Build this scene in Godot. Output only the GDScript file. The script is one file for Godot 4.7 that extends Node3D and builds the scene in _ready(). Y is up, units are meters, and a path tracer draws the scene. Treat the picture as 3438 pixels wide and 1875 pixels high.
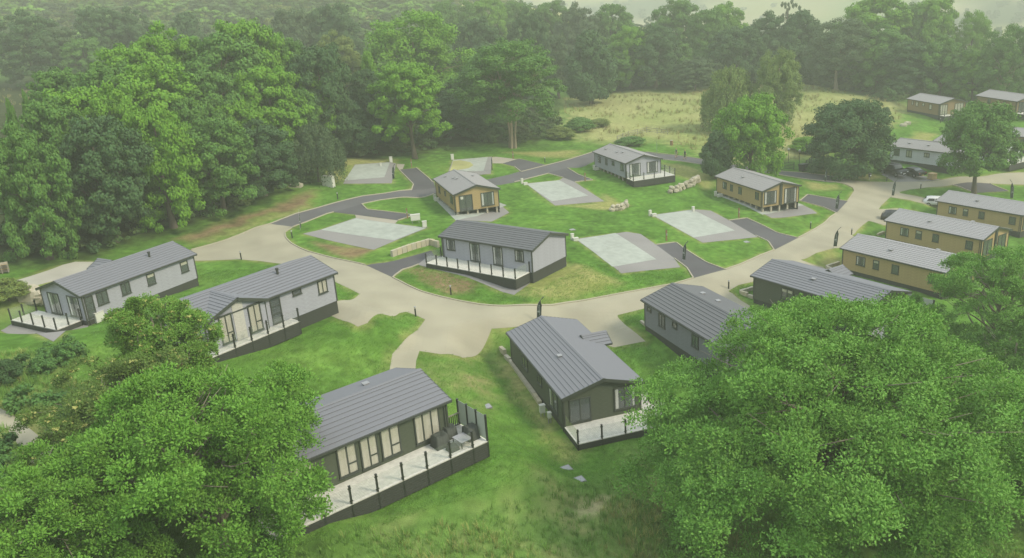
extends Node3D
# A holiday lodge park seen from above: terrain, roads, pads, lodges, woods and everything between them. Metres, y up.

const GRASS := Color(0.092, 0.195, 0.031)
var rng := RandomNumberGenerator.new()
var taken := {}
var noise_a := FastNoiseLite.new()
var noise_b := FastNoiseLite.new()
var noise_c := FastNoiseLite.new()
var noise_d := FastNoiseLite.new()
var M := {}
const EXPOSURE := 2.15
const FOG := 0.00105
const SUN := 0.5
const TPSL := [3.51778,-7.29172,-0.37593]
const TPSC := [-0.375,-0.749,-45.91411,-0.211,-0.62,51.66221,0.303,-0.732,-0.62534,0.448,-0.867,-5.47326,0.569,-1.01,6.34748,0.377,-1.193,1.36889,0.204,-1.335,1.85342,-0.056,-1.13,-9.53258,-0.007,-0.842,19.61138,-0.113,-0.432,0.74622,0.168,-0.64,42.06508,0.709,-1.148,-17.35027,0.958,-1.792,3.03306,0.042,-0.597,-71.38423,0.76,-1.417,5.47218,0.854,-1.445,2.20299,0.99,-1.5,-1.08382,-0.7,-1.1,12.58613,-1.1,-2.15,-1.65633,-1.6,-3,-0.45484,-2.3,-4.6,-0.51040,-0.6,-4.5,5.57569,0,-2.15,-5.09798,0.6,-2.18,3.84925,0.2,-3.3,-3.61032,0.6,-4.7,1.28200,1.5,-3,-0.44008,3,-6.2,0.50368,1.5,-5.6,-3.22866,5,-5,0.62837,-3,-2,-0.95968,-1.2,-0.6,-1.79580,-0.6,-0.2,8.63025,1.2,-0.8,1.08400,2,-1.5,-0.08606,0,-0.2,-2.28765,-0.4,-1.5,3.40885,-3.5,-6.2,-0.23507,-1.5,-7,0.42849,1.5,-8,-0.53210,6,-9,0.05642,4,-1,-0.13744]
const PLOTS := [["A",-37.50,-74.90,5.01,-0.5306,-4.60,2.60,-6.40,8.80],
["B",-21.10,-62.00,6.43,-0.6912,-3.20,4.30,-6.40,7.70],
["C",-11.30,-43.20,4.20,2.2235,-5.50,3.30,-6.40,7.60],
["D",4.20,-59.70,-0.35,0.2775,-3.30,4.40,-6.80,9.40],
["E",16.80,-64.00,0.43,0.3438,-3.26,3.26,-6.40,6.40],
["F",30.30,-73.20,-0.94,0.5672,-3.30,4.50,-6.60,8.30],
["G",44.80,-86.70,-3.18,0.5585,-3.25,3.25,-6.38,6.38],
["H",56.90,-101.00,-4.59,0.5445,-3.25,3.25,-6.67,6.67],
["I",70.90,-114.80,-6.15,0.5411,-3.25,3.25,-6.40,6.40],
["J",37.70,-119.30,-1.18,0.2932,-3.27,3.27,-6.30,6.30],
["K",20.40,-133.50,1.40,0.2967,-3.30,4.50,-6.40,8.90],
["Lo",-5.60,-113.00,2.93,0.2915,-3.27,3.27,-6.10,6.10],
["M",-0.70,-84.20,3.14,-2.2427,-3.30,5.70,-6.40,6.60],
["N",95.80,-179.20,-0.21,0.1396,-3.25,3.25,-5.75,5.75],
["P",76.00,-141.70,-2.75,0.5288,-3.25,3.25,-6.40,6.40],
["R",85.40,-144.50,-3.05,0.4363,-3.25,3.25,-6.40,6.40],
["Q",99.00,-150.00,-3.45,0.5498,-3.25,3.25,-6.40,6.40],
["O",110.00,-176.00,-0.25,0.1222,-3.25,3.25,-6.40,6.40]]
const GRAVEL := [-38.2,-87.2,-36.4,-90.4,-35.2,-91.7,-33.7,-93.7,-32.4,-96.3,-31.4,-98.7,-30.1,-100.3,-27,-99.5,-27.5,-97.9,-27.5,-97.2,-26.9,-95.1,-25.8,-93,-24.2,-90.9,-23.1,-89.7,-19.6,-86.7,-16.6,-84.5,-15.6,-83.6,-12.2,-79.2,-10.4,-76.8,-9,-75.3,-7.3,-74.3,-5.3,-73.5,-3.3,-73,-0.8,-72.7,2.3,-72.8,3.6,-73.1,5.4,-74.1,8.8,-75.6,13.2,-77.6,16.7,-79.4,19.3,-81.5,23.7,-85.1,26.2,-87.6,29.6,-91.6,32.3,-94.5,37.5,-100.8,40.9,-104.9,44.8,-109.9,48.3,-115,52.7,-121.7,54.7,-124.9,56.3,-127.5,56.7,-129,56.2,-130.9,55,-131.9,56.9,-134.6,58.3,-133,60.9,-132.7,64,-132.6,65.3,-132.8,73.7,-133.2,79.5,-133.4,83.6,-134.9,88.9,-135.8,97,-138.3,92.2,-130.9,86.3,-131.3,81.6,-131.8,74.1,-131,70,-130.4,66.2,-129.2,63.8,-127.9,63.7,-127.3,66.8,-125.5,70.8,-124.4,70.9,-121.8,67.5,-123.6,64.4,-123.9,61,-125.1,57.6,-120.7,56.2,-118.5,60.2,-119.9,63.5,-121.2,58.6,-113.2,53.6,-111,51.8,-112,48.5,-108.1,46.4,-105,46.4,-103.3,46.3,-101.2,43.2,-98.4,40.6,-97.2,37.7,-95,34.7,-92,37.3,-91.9,38.1,-90.3,32.3,-84.5,28.6,-83.4,26,-82.2,24,-81,22.5,-79.5,22.9,-79.1,23.4,-77.5,23.8,-76,21.5,-72.4,17,-75.4,12.5,-73.2,9.8,-72,9.8,-71.6,11.5,-66.5,8.7,-66.8,6,-69.9,1.9,-70.4,-0.4,-69.7,-2.2,-69.2,-4.6,-62.9,-6.4,-62.1,-8.1,-62,-8.2,-60.1,-8.1,-58.1,-8.1,-56,-9.9,-55.2,-10,-57.6,-10.1,-60.4,-9.5,-62.4,-8.6,-66,-8.1,-68.5,-8.9,-69.2,-9.9,-69.8,-10.5,-69.3,-12.2,-62.8,-12.9,-62,-14.2,-62.8,-15.6,-64.3,-17.5,-63.1,-18.4,-64.9,-15.7,-68.3,-14.7,-73.7,-17.6,-77.4,-20,-82,-23.1,-84.6,-25.2,-85.3,-27.9,-86.6,-30.4,-87.3,-32.2,-87.1,-34.8,-86.8]
const ROAD := [-30.1,-100.3,-29,-102.6,-27.9,-104.9,-25.9,-107.6,-23.7,-110.9,-23,-112.3,-20.5,-115,-17.7,-117,-14.3,-120.3,-10.9,-122.3,-6.3,-125.1,-2.7,-127.7,0.8,-131.1,2.8,-133.7,7.4,-138.2,11.8,-143,16.7,-149.3,20.8,-152,23.6,-151.6,26.6,-149.4,28.6,-148,31.4,-147,35,-144.7,39.8,-141.3,45.5,-137.7,51.5,-136.6,56.9,-134.6,55,-131.9,54,-131.5,49.9,-133.1,45.1,-135.9,39,-138.5,33.8,-141.3,31.7,-142.6,28.5,-143.7,24.8,-145.6,22.2,-146.4,19.9,-145.2,15.9,-142.4,10.8,-136.5,7.3,-132.8,2.6,-127,-0.8,-124.4,-6.2,-121.5,-10.8,-120.1,-15.1,-115.4,-17.9,-113.3,-20.1,-110.9,-22.2,-107.7,-23.9,-105.5,-25.8,-101.6,-27,-99.5]
const TRACK := [-50.1,-72.6,-49.6,-75.6,-48.9,-77.4,-48.4,-79.1,-47.7,-81.3,-47.3,-82.9,-46.6,-84.1,-44.5,-84.8,-43.7,-82.9,-45.1,-80.6,-46,-78.9,-47.3,-76.3,-48.4,-73.3,-49.3,-71]
const PATH := [-33,-45.4,-31.9,-45.3,-30.9,-44.7,-29.3,-43.3,-27.5,-41.8,-26.3,-40.3,-25.1,-38.2,-24.6,-37.1,-25.2,-37.3,-26.6,-38.9,-28.4,-40.9,-30.1,-42.8,-31.8,-43.3]
const BAYS := [[-17,-131.1,-14.4,-133.1,-11.2,-125.7,-10.7,-122.2,-14.1,-120.4,-14,-122.9],
[-0.2,-138.6,2.8,-142.7,7.4,-138.2,2.8,-133.2,1.8,-136.7],
[-23.2,-106.4,-22.2,-107.7,-20.1,-110.9,-19,-108.3,-17,-107.8,-13.7,-106.7,-12.7,-106,-14.3,-103.3,-18.1,-104.8,-21.9,-106],
[7.3,-132.8,10.8,-136.5,12.2,-132,14.2,-128.7,11.1,-127,9.5,-130],
[-15.6,-83.6,-13.8,-84.7,-11.2,-87.3,-9.4,-89.1,-9,-89.5,-8.2,-86.2,-10.1,-85.1,-11.7,-83.1,-12.2,-79.2],
[17.6,-93.5,20.4,-95.2,20.8,-92.6,22.2,-87.3,23.7,-85.1,19.3,-81.5,19.4,-84.9,18.7,-88.2],
[30.3,-107.4,33.3,-109.2,35.4,-102.6,37.5,-100.8,32.3,-94.5,32.8,-98.3,31.9,-100.6],
[44.6,-119.9,47.4,-124.2,48.7,-123.6,52.7,-121.7,48.3,-115,47.4,-117.7],
[74.1,-131,80.9,-131.7,82.1,-128.5,76.5,-127.9,76,-128.5,75.2,-129.9]]
const SURROUNDS := [[-24.3,-120.7,-24.3,-132.5,-19.1,-135.8,-17.9,-135.1,-17.3,-122.8],
[-9.1,-131.7,-8.7,-140,-2,-143.5,-2.2,-131.2,-4.2,-130.3],
[-25.2,-96.7,-23.3,-98.5,-19.9,-104,-10.2,-99.5,-13.6,-93.3,-15.6,-89.6],
[3.3,-125.6,8.7,-128,9.5,-129.8,11.1,-127,14.3,-115.5,6.9,-112.6],
[8,-94.6,14.9,-99,16.6,-98.2,17.6,-93.7,18.7,-88.3,18.7,-85,11.7,-82.1],
[19.9,-108.4,26.5,-112.4,29,-112.2,30.4,-107.4,32,-99.9,23.8,-95.6],
[36.5,-112.1,43.9,-117.9,44.4,-112.3,37.1,-110],
[-6.8,-103.8,-4.2,-106.9,-0.6,-111.9,0.3,-108.3,-2.1,-103],
[64.7,-136.5,65.2,-132.7,73.4,-133.3,71.7,-135.6,69.8,-138.5,67.3,-139.3],
[-46,-68.3,-35.5,-58.3,-38.1,-68.5,-40.8,-71.2,-46,-70],
[-10.2,-85,0.1,-75,2.5,-79.4,6.1,-83.8,4.9,-86.9,-9.2,-87.8]]
const PADS := [[-24.4,-122.5,-24.2,-132.3,-19,-135.6,-18.8,-126],
[-8.8,-131.7,-8.7,-139.8,-2.7,-143.2,-3.4,-133],
[-23.3,-98.4,-19.8,-103.8,-10.3,-99.5,-13.7,-93.6],
[3.3,-125.4,8.7,-128,12.3,-118.7,6.6,-115.1],
[8.2,-94.4,13.4,-98.2,16.5,-87.5,11,-84],
[20,-108.4,26.5,-112.1,29.7,-102.4,23.2,-97.8],
[32.9,-123.9,36.2,-111.4,44.1,-116.8,40.4,-127.8],
[-10.4,-116.8,-6.8,-103.7,-4.1,-106,-0,-112.6,-6.2,-121.5]]
const APRONS := [[-20.2,-105.5,-18.1,-104.7,-14.3,-103.2,-14.5,-101.5,-19.8,-103.8],
[-17.8,-134.9,-16.5,-135,-16.5,-131.8,-17,-131.1,-17.6,-133.1],
[-2,-143,-1.3,-143.6,2.4,-142.2,-0.2,-138.6,-1.9,-138.6],
[26.7,-112.5,29,-112.2,30.4,-107.4,28.8,-109.1]]
const MOSS := [[-8.6,-139.2,-7.5,-139.9,-5.7,-138.8,-5.1,-136.6,-5.9,-134.4,-7.5,-133.1,-8.6,-131.8,-8.9,-132.1]]
const KERBS := [[-36.5,-90.2,-35.2,-91.7,-33.7,-93.7,-32.4,-96.3,-31.4,-98.7,-30.1,-100.3],
[-30.1,-100.3,-29,-102.6,-27.9,-104.9,-25.9,-107.6,-23.7,-110.9,-20.5,-115,-17.7,-117,-14.1,-120.4],
[-14.1,-120.4,-14,-122.9,-17,-131.1],
[-14.4,-133.1,-11.9,-126.8,-11.2,-124.6,-10.8,-124.7],
[-27.5,-97.2,-26.9,-95.1,-25.8,-93,-24.2,-90.9,-23.1,-89.7,-19.6,-86.7,-16.6,-84.5,-15.6,-83.6],
[-27.5,-97.2,-27,-99.5,-25.8,-101.6,-23.9,-105.5,-23.2,-106.4],
[-20.1,-110.9,-17.9,-113.3,-15.1,-115.4,-10.8,-120.1],
[-20.1,-110.9,-19,-108.3,-17,-107.8,-12.4,-106.2,-14.3,-103.2],
[-12.2,-79.2,-10.4,-76.8,-9,-75.3,-7.3,-74.3,-5.3,-73.5,-3.3,-73,-0.8,-72.7,2.3,-72.8,3.6,-73.1,5.4,-74.1,8.8,-75.6,13.2,-77.6,16.7,-79.4,19.3,-81.5],
[-12.2,-79.2,-11.7,-83.1,-10.1,-85.1],
[19.3,-81.5,19.4,-84.9,18.7,-88.2],
[17.6,-93.5,20.4,-95.2,20.8,-92.6,22.2,-87.3,23.7,-85.1],
[23.7,-85.1,26.2,-87.6,29.6,-91.6,32.3,-94.5],
[32.3,-94.5,32.8,-98.3,31.9,-100.6],
[30.3,-107.4,33.3,-109.2,35.4,-102.6,37.5,-100.8],
[37.5,-100.8,40.9,-104.9,44.8,-109.9,48.3,-115],
[48.3,-115,47.4,-117.7,44.4,-120],
[44.6,-119.9,47.4,-124.2,48.7,-123.6,52.7,-121.7],
[52.7,-121.7,54.7,-124.9,56.3,-127.5,56.7,-129,56.2,-130.9,55,-131.9,49.9,-133.1,45.1,-135.9],
[1.8,-136.7,2.8,-133.2],
[2.8,-133.2,7.4,-138.2,11.8,-143,16.7,-149.3],
[1.5,-126.4,7.3,-132.4],
[10.8,-136.5,12.2,-132,14.2,-128.7,11.1,-127],
[7.3,-132.4,9.5,-129.8],
[26.6,-149.4,31.4,-147,35,-144.7,39.8,-141.3,45.5,-137.7,51.5,-136.6,56.9,-134.6],
[28.5,-143.5,31.7,-142.4,33.8,-141,39,-138.3],
[74.1,-131,75.2,-129.9,76,-128.5],
[80.9,-131.7,82.1,-128.5]]
const PATCHES := [["dry",4,[17.2,-221.9,13.8,-169.8,15.9,-157.8,23.5,-158.7,31.4,-159.9,35.8,-151,38.8,-143.4,46.1,-142.8,54,-144,61.8,-151.6,77,-166.6,85.5,-172.9,95.9,-191.7,90.9,-204.7,85,-229.3,68.8,-230.9,50.9,-225.4,34.8,-226.6]],
["dry",4,[-112.1,-182.1,-129.4,-211.8,-114.5,-215.6,-100.8,-184.9,-95.6,-174.9]],
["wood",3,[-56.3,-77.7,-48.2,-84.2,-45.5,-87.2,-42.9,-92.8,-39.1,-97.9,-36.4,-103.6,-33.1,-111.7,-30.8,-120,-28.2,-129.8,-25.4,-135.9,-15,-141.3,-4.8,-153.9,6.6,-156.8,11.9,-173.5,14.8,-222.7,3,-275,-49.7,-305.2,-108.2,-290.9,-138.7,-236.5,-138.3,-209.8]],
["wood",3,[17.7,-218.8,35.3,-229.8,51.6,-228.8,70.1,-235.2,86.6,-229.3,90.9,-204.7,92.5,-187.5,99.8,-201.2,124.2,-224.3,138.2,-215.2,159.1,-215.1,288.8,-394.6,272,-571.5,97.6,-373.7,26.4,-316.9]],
["brown",1.2,[-39.1,-93.7,-37.4,-97.2,-35.1,-101.6,-31.8,-106.6,-29.5,-112,-27.8,-116.2,-26.8,-109,-29.5,-106.4,-32.2,-102.1,-34.7,-97.7,-37.4,-92.8]],
["straw",1.2,[-37.1,-91.9,-34.4,-96.6,-31.5,-102.2,-28.1,-107.4,-26.7,-109,-27.6,-114.7,-26.9,-114.1,-26.1,-109.2,-29,-104.3,-31.9,-99.2,-34.6,-95]],
["straw",1.2,[-27.8,-122.7,-28,-133.9,-24.6,-137.2,-18.7,-138,-18.9,-135.2,-24.4,-132.7,-24.8,-123.6,-26.2,-119]],
["brown",0.7,[-23.5,-93.6,-20.2,-91.8,-16.2,-89.9,-15.6,-88.7,-17.3,-86,-20.2,-88.9,-22.2,-91.4]],
["brown",0.7,[-11,-83.3,-10.1,-84.1,-7.5,-81.8,-3.9,-78.3,-4.6,-75.8,-6.1,-75,-8.8,-78.1]],
["straw",1,[0.4,-74.9,2.4,-78.5,6.8,-83.7,8.5,-82.2,11.4,-79.4,10.1,-76.6,6.9,-75.1,3.6,-73.7]],
["straw",0.8,[14.3,-115.5,14.1,-119.5,16.4,-116.2,17.3,-113.5,15.9,-110.4,11.9,-111.4,8.4,-112]],
["straw",1.5,[28.3,-141.5,33.4,-139,34.6,-131.4,31.7,-125.8,29.2,-129.6,27.3,-131.7]],
["straw",1.2,[0.1,-147.4,14.4,-150.7,13.3,-144.5,7.6,-143.9]],
["straw",1.2,[49.3,-132.4,54,-130.2,53.6,-128.2,48.7,-126.6]],
["straw",1,[40.5,-96.9,41.4,-96.6,39.7,-92.6,38.1,-92.1,37.2,-93.7]],
["straw",1.2,[55,-139.6,61.5,-137.4,64.5,-134.4,60.3,-133.4,54.3,-136.2]],
["straw",1.5,[84.3,-162.6,87.3,-161.4,82.6,-153.3,78.6,-157.1]],
["worn",2,[-8.1,-59.2,-4.4,-60.9,-2.6,-66.9,-0.6,-60.6,-2.5,-53.5,-5.6,-56.6]],
["straw",1,[-1.2,-67.9,-0,-63.4,2.3,-53.8,3.8,-49,2.8,-48.9,1,-54.4,-1.6,-64.2]],
["rough",2.5,[-9.2,-36.7,-4.6,-39.2,-1.2,-40.9,2,-42.6,6.1,-45.8,7.7,-47.6,35.1,-47.3,26.7,-34.4,-14.7,-30.4,-13.3,-34.5]],
["rough",2,[-39.1,-54.1,-35.4,-55.8,-29.1,-49.1,-27.6,-52.6,-24.6,-45.5,-27.6,-41,-22.6,-30.9,-24.9,-30.5]],
["rough",2,[-49.4,-72.3,-47.8,-75.2,-45.9,-76.2,-45.5,-72.8,-46.8,-70.7,-47.6,-68.4]],
["bare",0.6,[3.3,-40.9,3.9,-42,4.6,-42.3,4.5,-41.6,4,-40.7]],
["bare",0.5,[2.8,-40.8,3.4,-40.8,3.2,-40.3,2.8,-40.4]],
["bare",0.4,[4.5,-43,5,-42.8,5,-42.4,4.6,-42.5]]]
const LODGES := [{"called":"grey_lodge","label":"leftmost grey lodge with a glass railed corner deck","x":-37.50,"z":-74.90,"y":5.01,"th":-0.5306,"W":6.49,"L":12.82,"rise":1.05,"wall":"wall_grey","roof":"roof_dark","trim":"trim_dark","style":"panel","win":[["R",5.15,6,-0.3,-2.3,"door"],["R",3.7,4.8,-0.28,-1.5,"d"],["R",1.35,2.3,-0.28,-1.4,"d"],["R",-1.4,-0.5,-0.28,-1.4,"blind"],["R",-5.3,-4.4,-0.28,-1.4,"blind"],["F",-2.05,-0.4,-0.25,-2.3,"s"],["F",0.85,2.5,-0.25,-2.2,"s"]],"vents":[[1.2,-2.6,"flue"]],"porch":[-1,-0.6,2.6,0.3],"deck":[[[-4.5,2.4,6.1,8.65]],[[-4.45,8.6,2.35,8.6,5,"rail"],[2.35,8.6,2.35,6.3,3,"rail",1],[-4.45,8.6,-4.45,6.2,3,"rail",1]]]},
{"called":"grey_lodge","label":"second grey lodge with a cross gable and tall cream curtained windows","x":-21.10,"z":-62.00,"y":6.43,"th":-0.6912,"W":6.52,"L":12.68,"rise":1.00,"wall":"wall_grey","roof":"roof_dark","trim":"trim_dark","style":"panel","win":[["R",-0.55,0.4,-0.15,-2.3,"door"],["R",-2.65,-1.8,-0.2,-0.66,"d"],["R",-5.25,-4.3,-0.2,-1.35,"c"],["F",-2.4,-0.4,-0.2,-2.2,"c"],["F",0.4,2.4,-0.2,-2.2,"c"]],"vents":[[0.9,-2.2,"flue"]],"cross":[3.35,5.3],"crosswin":[[3.95,5.05,0.02,-2.2,"c"],[1.45,2.55,0.05,-2.2,"c"]],"deck":[[[3.0,4.2,-1.3,7.6],[-2.9,3.0,6.1,7.6]],[[4.15,-1.25,4.15,7.55,7,"rail"],[-2.85,7.55,4.15,7.55,5,"rail"],[3.05,-1.25,4.15,-1.25,2,"skirt"]]]},
{"called":"dark_lodge","label":"dark green lodge in the foreground with a long pale deck and covered furniture","x":-11.30,"z":-43.20,"y":4.20,"th":2.2235,"W":6.52,"L":12.80,"rise":0.98,"wall":"wall_dark","roof":"roof_dark","trim":"trim_dark","style":"panel","win":[["L",-1.35,-0.1,-0.1,-2.1,"c"],["L",0.1,1.25,-0.12,-2.2,"c"],["L",1.45,2.75,-0.1,-2.1,"c"],["L",3.75,5.55,-0.1,-2.1,"c"],["L",-4.5,-2.8,-0.1,-2.1,"c"],["F",-1.8,0.2,-0.3,-2.1,"d"]],"porch":[1,-2.4,2.4,0.3],"vents":[[1.4,3.2,"vent"]],"deck":[[[-5.35,-3.0,-6.3,7.45],[-3.0,-2.2,6.1,7.45]],[[-5.3,-5.1,-5.3,6.3,8,"rail"],[-5.3,7.4,-2.35,7.4,4,"screen"],[-5.3,6.3,-5.3,7.4,2,"skirt"]]]},
{"called":"dark_lodge","label":"dark lodge in the lower centre with a glass railed front deck","x":4.20,"z":-59.70,"y":-0.35,"th":0.2775,"W":6.51,"L":13.66,"rise":0.93,"wall":"wall_dark","roof":"roof_dark","trim":"trim_dark","style":"panel","win":[["F",-2.65,-0.95,-0.35,-2.25,"d"],["F",0.9,2.65,-0.15,-1.95,"s"],["L",-3.3,-1.75,-0.6,-1.6,"d"],["L",0.7,1.75,-0.6,-1.4,"d"],["L",3.4,5.25,-0.5,-2.1,"s"]],"porch":[1,-1.9,2.4,0.3],"vents":[[-1.2,1.1,"vent"]],"deck":[[[-3.1,3.05,6.5,9.25],[3.05,4.25,0,9.25]],[[-3.05,9.2,4.2,9.2,5,"rail"],[-3.05,6.6,-3.05,9.2,2,"rail"],[4.2,9.2,4.2,0.1,6,"rail",1]]]},
{"called":"slate_lodge","label":"slate grey lodge right of the lower centre, half hidden by the huge oak","x":16.80,"z":-64.00,"y":0.43,"th":0.3438,"W":6.52,"L":12.80,"rise":0.95,"wall":"wall_slate","roof":"roof_slate","trim":"trim_dark","style":"panel","win":[["L",-5.65,-4.95,-0.4,-0.8,"d"],["L",-3.65,-2.6,-0.35,-1.55,"d"],["L",-1.4,-0.65,-0.4,-0.9,"d"],["L",1.6,2.6,-0.4,-1.5,"d"],["F",-2.6,-0.7,-0.3,-2.2,"d"],["F",0.7,2.6,-0.3,-2.2,"d"]],"vents":[[1.2,-3.4,"vent"],[1.3,-1.2,"vent"]]},
{"called":"dark_lodge","label":"dark lodge beside the nearest ochre lodge, with a small side gable on its roof","x":30.30,"z":-73.20,"y":-0.94,"th":0.5672,"W":6.52,"L":13.15,"rise":0.95,"wall":"wall_dark","roof":"roof_dark","trim":"trim_dark","style":"panel","win":[["L",-2.9,-1.5,-0.35,-1.5,"blind"],["L",0.9,1.95,-0.35,-1.4,"d"],["L",3.6,5.2,-0.35,-2.1,"d"],["F",-2.7,-0.9,-0.3,-2.1,"s"],["F",-0.3,2.4,-0.2,-2.1,"s"]],"porch":[1,-1.2,2.4,0.3],"vents":[[-1.3,-.6,"vent"]],"deck":[[[-3.0,4.4,6.3,8.2]],[[4.35,4.9,4.35,8.15,3,"screen"],[-2.95,8.15,4.35,8.15,6,"rail"]]]},
{"called":"ochre_lodge","label":"nearest of the three ochre lodges in a row, its front hidden by trees","x":44.80,"z":-86.70,"y":-3.18,"th":0.5585,"W":6.50,"L":12.76,"rise":1.03,"wall":"wall_ochre","roof":"roof_pale","trim":"trim_dark","style":"tile","win":[["L",-4.3,-3.15,-0.5,-1.58,"s"],["L",-2.15,-1.4,-0.5,-1.55,"blind"],["L",0.15,1,-0.5,-1.55,"d"],["L",4.45,5.35,-0.5,-1.58,"d"],["F",-2.7,-0.75,-0.3,-2.2,"d"],["F",0.6,2.4,-0.3,-2.3,"d"]],"column":[1],"vents":[[-1.6,-1.0,"vent"],[1.8,2.4,"vent"]]},
{"called":"ochre_lodge","label":"middle one of the three ochre lodges in a row","x":56.90,"z":-101.00,"y":-4.59,"th":0.5445,"W":6.50,"L":13.34,"rise":1.00,"wall":"wall_ochre","roof":"roof_pale","trim":"trim_dark","style":"tile","win":[["L",-4.3,-3.15,-0.5,-1.58,"s"],["L",-2.15,-1.3,-0.5,-1.6,"blind"],["L",0.15,1,-0.5,-1.55,"d"],["L",4.45,5.35,-0.5,-1.58,"d"],["F",-2.7,-0.75,-0.3,-2.2,"d"],["F",0.6,2.4,-0.3,-2.3,"d"]],"column":[1],"vents":[[-1.6,-1.2,"vent"],[1.8,2.4,"vent"]]},
{"called":"ochre_lodge","label":"farthest of the three ochre lodges in a row, cut off by the right edge","x":70.90,"z":-114.80,"y":-6.15,"th":0.5411,"W":6.50,"L":12.80,"rise":1.00,"wall":"wall_ochre","roof":"roof_pale","trim":"trim_dark","style":"tile","win":[["L",-4.3,-3.15,-0.5,-1.58,"s"],["L",-2.15,-1.4,-0.5,-1.55,"blind"],["L",0.15,1,-0.5,-1.55,"d"],["L",4.45,5.35,-0.5,-1.58,"d"],["F",-2.7,-0.75,-0.3,-2.2,"d"],["F",0.6,2.4,-0.3,-2.3,"d"]],"column":[1],"vents":[[-1.6,-1.0,"vent"]]},
{"called":"ochre_lodge","label":"ochre lodge in the middle of the park, on a pale slab beside an empty bay","x":37.70,"z":-119.30,"y":-1.18,"th":0.2932,"W":6.53,"L":12.60,"rise":0.93,"wall":"wall_ochre","roof":"roof_felt","trim":"trim_dark","style":"smooth","win":[["L",-4.25,-3.2,-0.5,-1.55,"s"],["L",-2.2,-1.5,-0.55,-1.55,"d"],["L",0.05,0.85,-0.5,-1.55,"d"],["L",4.35,5.2,-0.45,-1.5,"d"],["F",-2.75,-0.7,-0.2,-2.1,"s"],["F",0.6,2.65,-0.15,-2.4,"s"]],"column":[1],"piers":"LF","vents":[[-1.6,-1.0,"vent"]]},
{"called":"grey_lodge","label":"small grey lodge with a dark skirted deck beside the asphalt road","x":20.40,"z":-133.50,"y":1.40,"th":0.2967,"W":6.52,"L":12.80,"rise":0.97,"wall":"wall_grey","roof":"roof_felt","trim":"trim_dark","style":"smooth","win":[["L",-4.6,-3.5,-0.45,-1.5,"s"],["L",-1.7,-0.85,-0.4,-1.46,"d"],["L",0.9,1.85,-0.42,-1.12,"d"],["L",4.15,5.3,-0.35,-1.46,"s"],["F",-2.45,-0.55,-0.25,-2.28,"s"],["F",0.6,2.5,-0.3,-2.05,"s"]],"piers":"L","vents":[[-1.6,-4.4,"vent"],[-1.4,-0.4,"vent"],[-1.0,0.9,"vent"]],"deck":[[[-3.1,4.25,6.1,8.7],[3.05,4.25,3.6,6.1]],[[-3.05,8.65,4.2,8.65,5,"rail"],[-3.05,6.3,-3.05,8.65,3,"rail"],[4.2,8.65,4.2,3.7,4,"rail",1]]]},
{"called":"ochre_lodge","label":"ochre lodge left of centre beside the asphalt road, raised on legs","x":-5.60,"z":-113.00,"y":2.93,"th":0.2915,"W":6.53,"L":12.20,"rise":0.95,"wall":"wall_ochre","roof":"roof_felt","trim":"trim_dark","style":"smooth","win":[["L",-3.85,-2.9,-0.6,-1.6,"d"],["L",-0.1,0.65,-0.6,-1.25,"d"],["L",3.2,4.6,-0.55,-1.6,"s"],["F",-2.5,-0.65,-0.28,-2.45,"notice"],["F",0.55,2.4,-0.3,-2.15,"s"]],"piers":"LF","vents":[[-1.8,-4.2,"vent"],[-1.2,-1.6,"vent"],[-0.9,-0.6,"vent"],[1.6,-2.0,"vent"]]},
{"called":"grey_lodge","label":"grey lodge in the centre with a long railed deck facing the road","x":-0.70,"z":-84.20,"y":3.14,"th":-2.2427,"W":6.52,"L":12.69,"rise":0.96,"wall":"wall_grey","roof":"roof_slate","trim":"trim_dark","style":"panel","win":[["R",4.2,5.4,-0.25,-1.45,"s"],["R",0.75,2.1,-0.25,-2.25,"s"],["R",-2.3,-1.05,-0.25,-2.25,"s"],["R",-5.05,-3.95,-0.25,-1.45,"s"]],"deck":[[[3.0,5.55,-5.75,6.4]],[[5.5,-5.7,5.5,6.35,9,"rail"],[5.5,-5.7,3.1,-5.7,2,"rail",1],[5.5,6.35,3.1,6.35,2,"rail",1]]]},
{"called":"brown_lodge","label":"far ochre brown lodge in front of the wood with cream curtains","x":95.80,"z":-179.20,"y":-0.21,"th":0.1396,"W":6.50,"L":11.50,"rise":0.93,"wall":"wall_brown","roof":"roof_felt","trim":"trim_dark","style":"smooth","win":[["L",-3.95,-3.4,-0.3,-1.2,"c"],["L",-2.6,-1.7,-0.35,-1.3,"c"],["L",-0.25,0.45,-0.4,-1,"c"],["L",2.1,3,-0.4,-1.5,"c"],["F",-2.9,-1.2,-0.2,-2.3,"c"],["F",0.5,2.5,-0.2,-1.9,"c"]],"deck":[[[-3.0,1.5,5.6,7.2]],[[-2.95,7.15,1.5,7.15,4,"rail"],[-2.95,5.7,-2.95,7.15,2,"rail"]]]},
{"called":"brown_lodge","label":"far dark lodge with a railed deck under the trees at the right edge","x":110.00,"z":-176.00,"y":-0.25,"th":0.1222,"W":6.50,"L":12.80,"rise":1.00,"wall":"wall_brown","roof":"roof_felt","trim":"trim_dark","style":"smooth","win":[["F",-2.6,-1,-0.2,-2.3,"d"],["F",0.8,2.6,-0.2,-2.3,"s"],["L",-2.6,-1.7,-0.35,-1.3,"d"],["L",2.1,3,-0.4,-1.5,"d"]],"deck":[[[-3.2,4.4,6.1,8.6]],[[-3.15,8.55,4.35,8.55,6,"rail"]]]},
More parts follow.
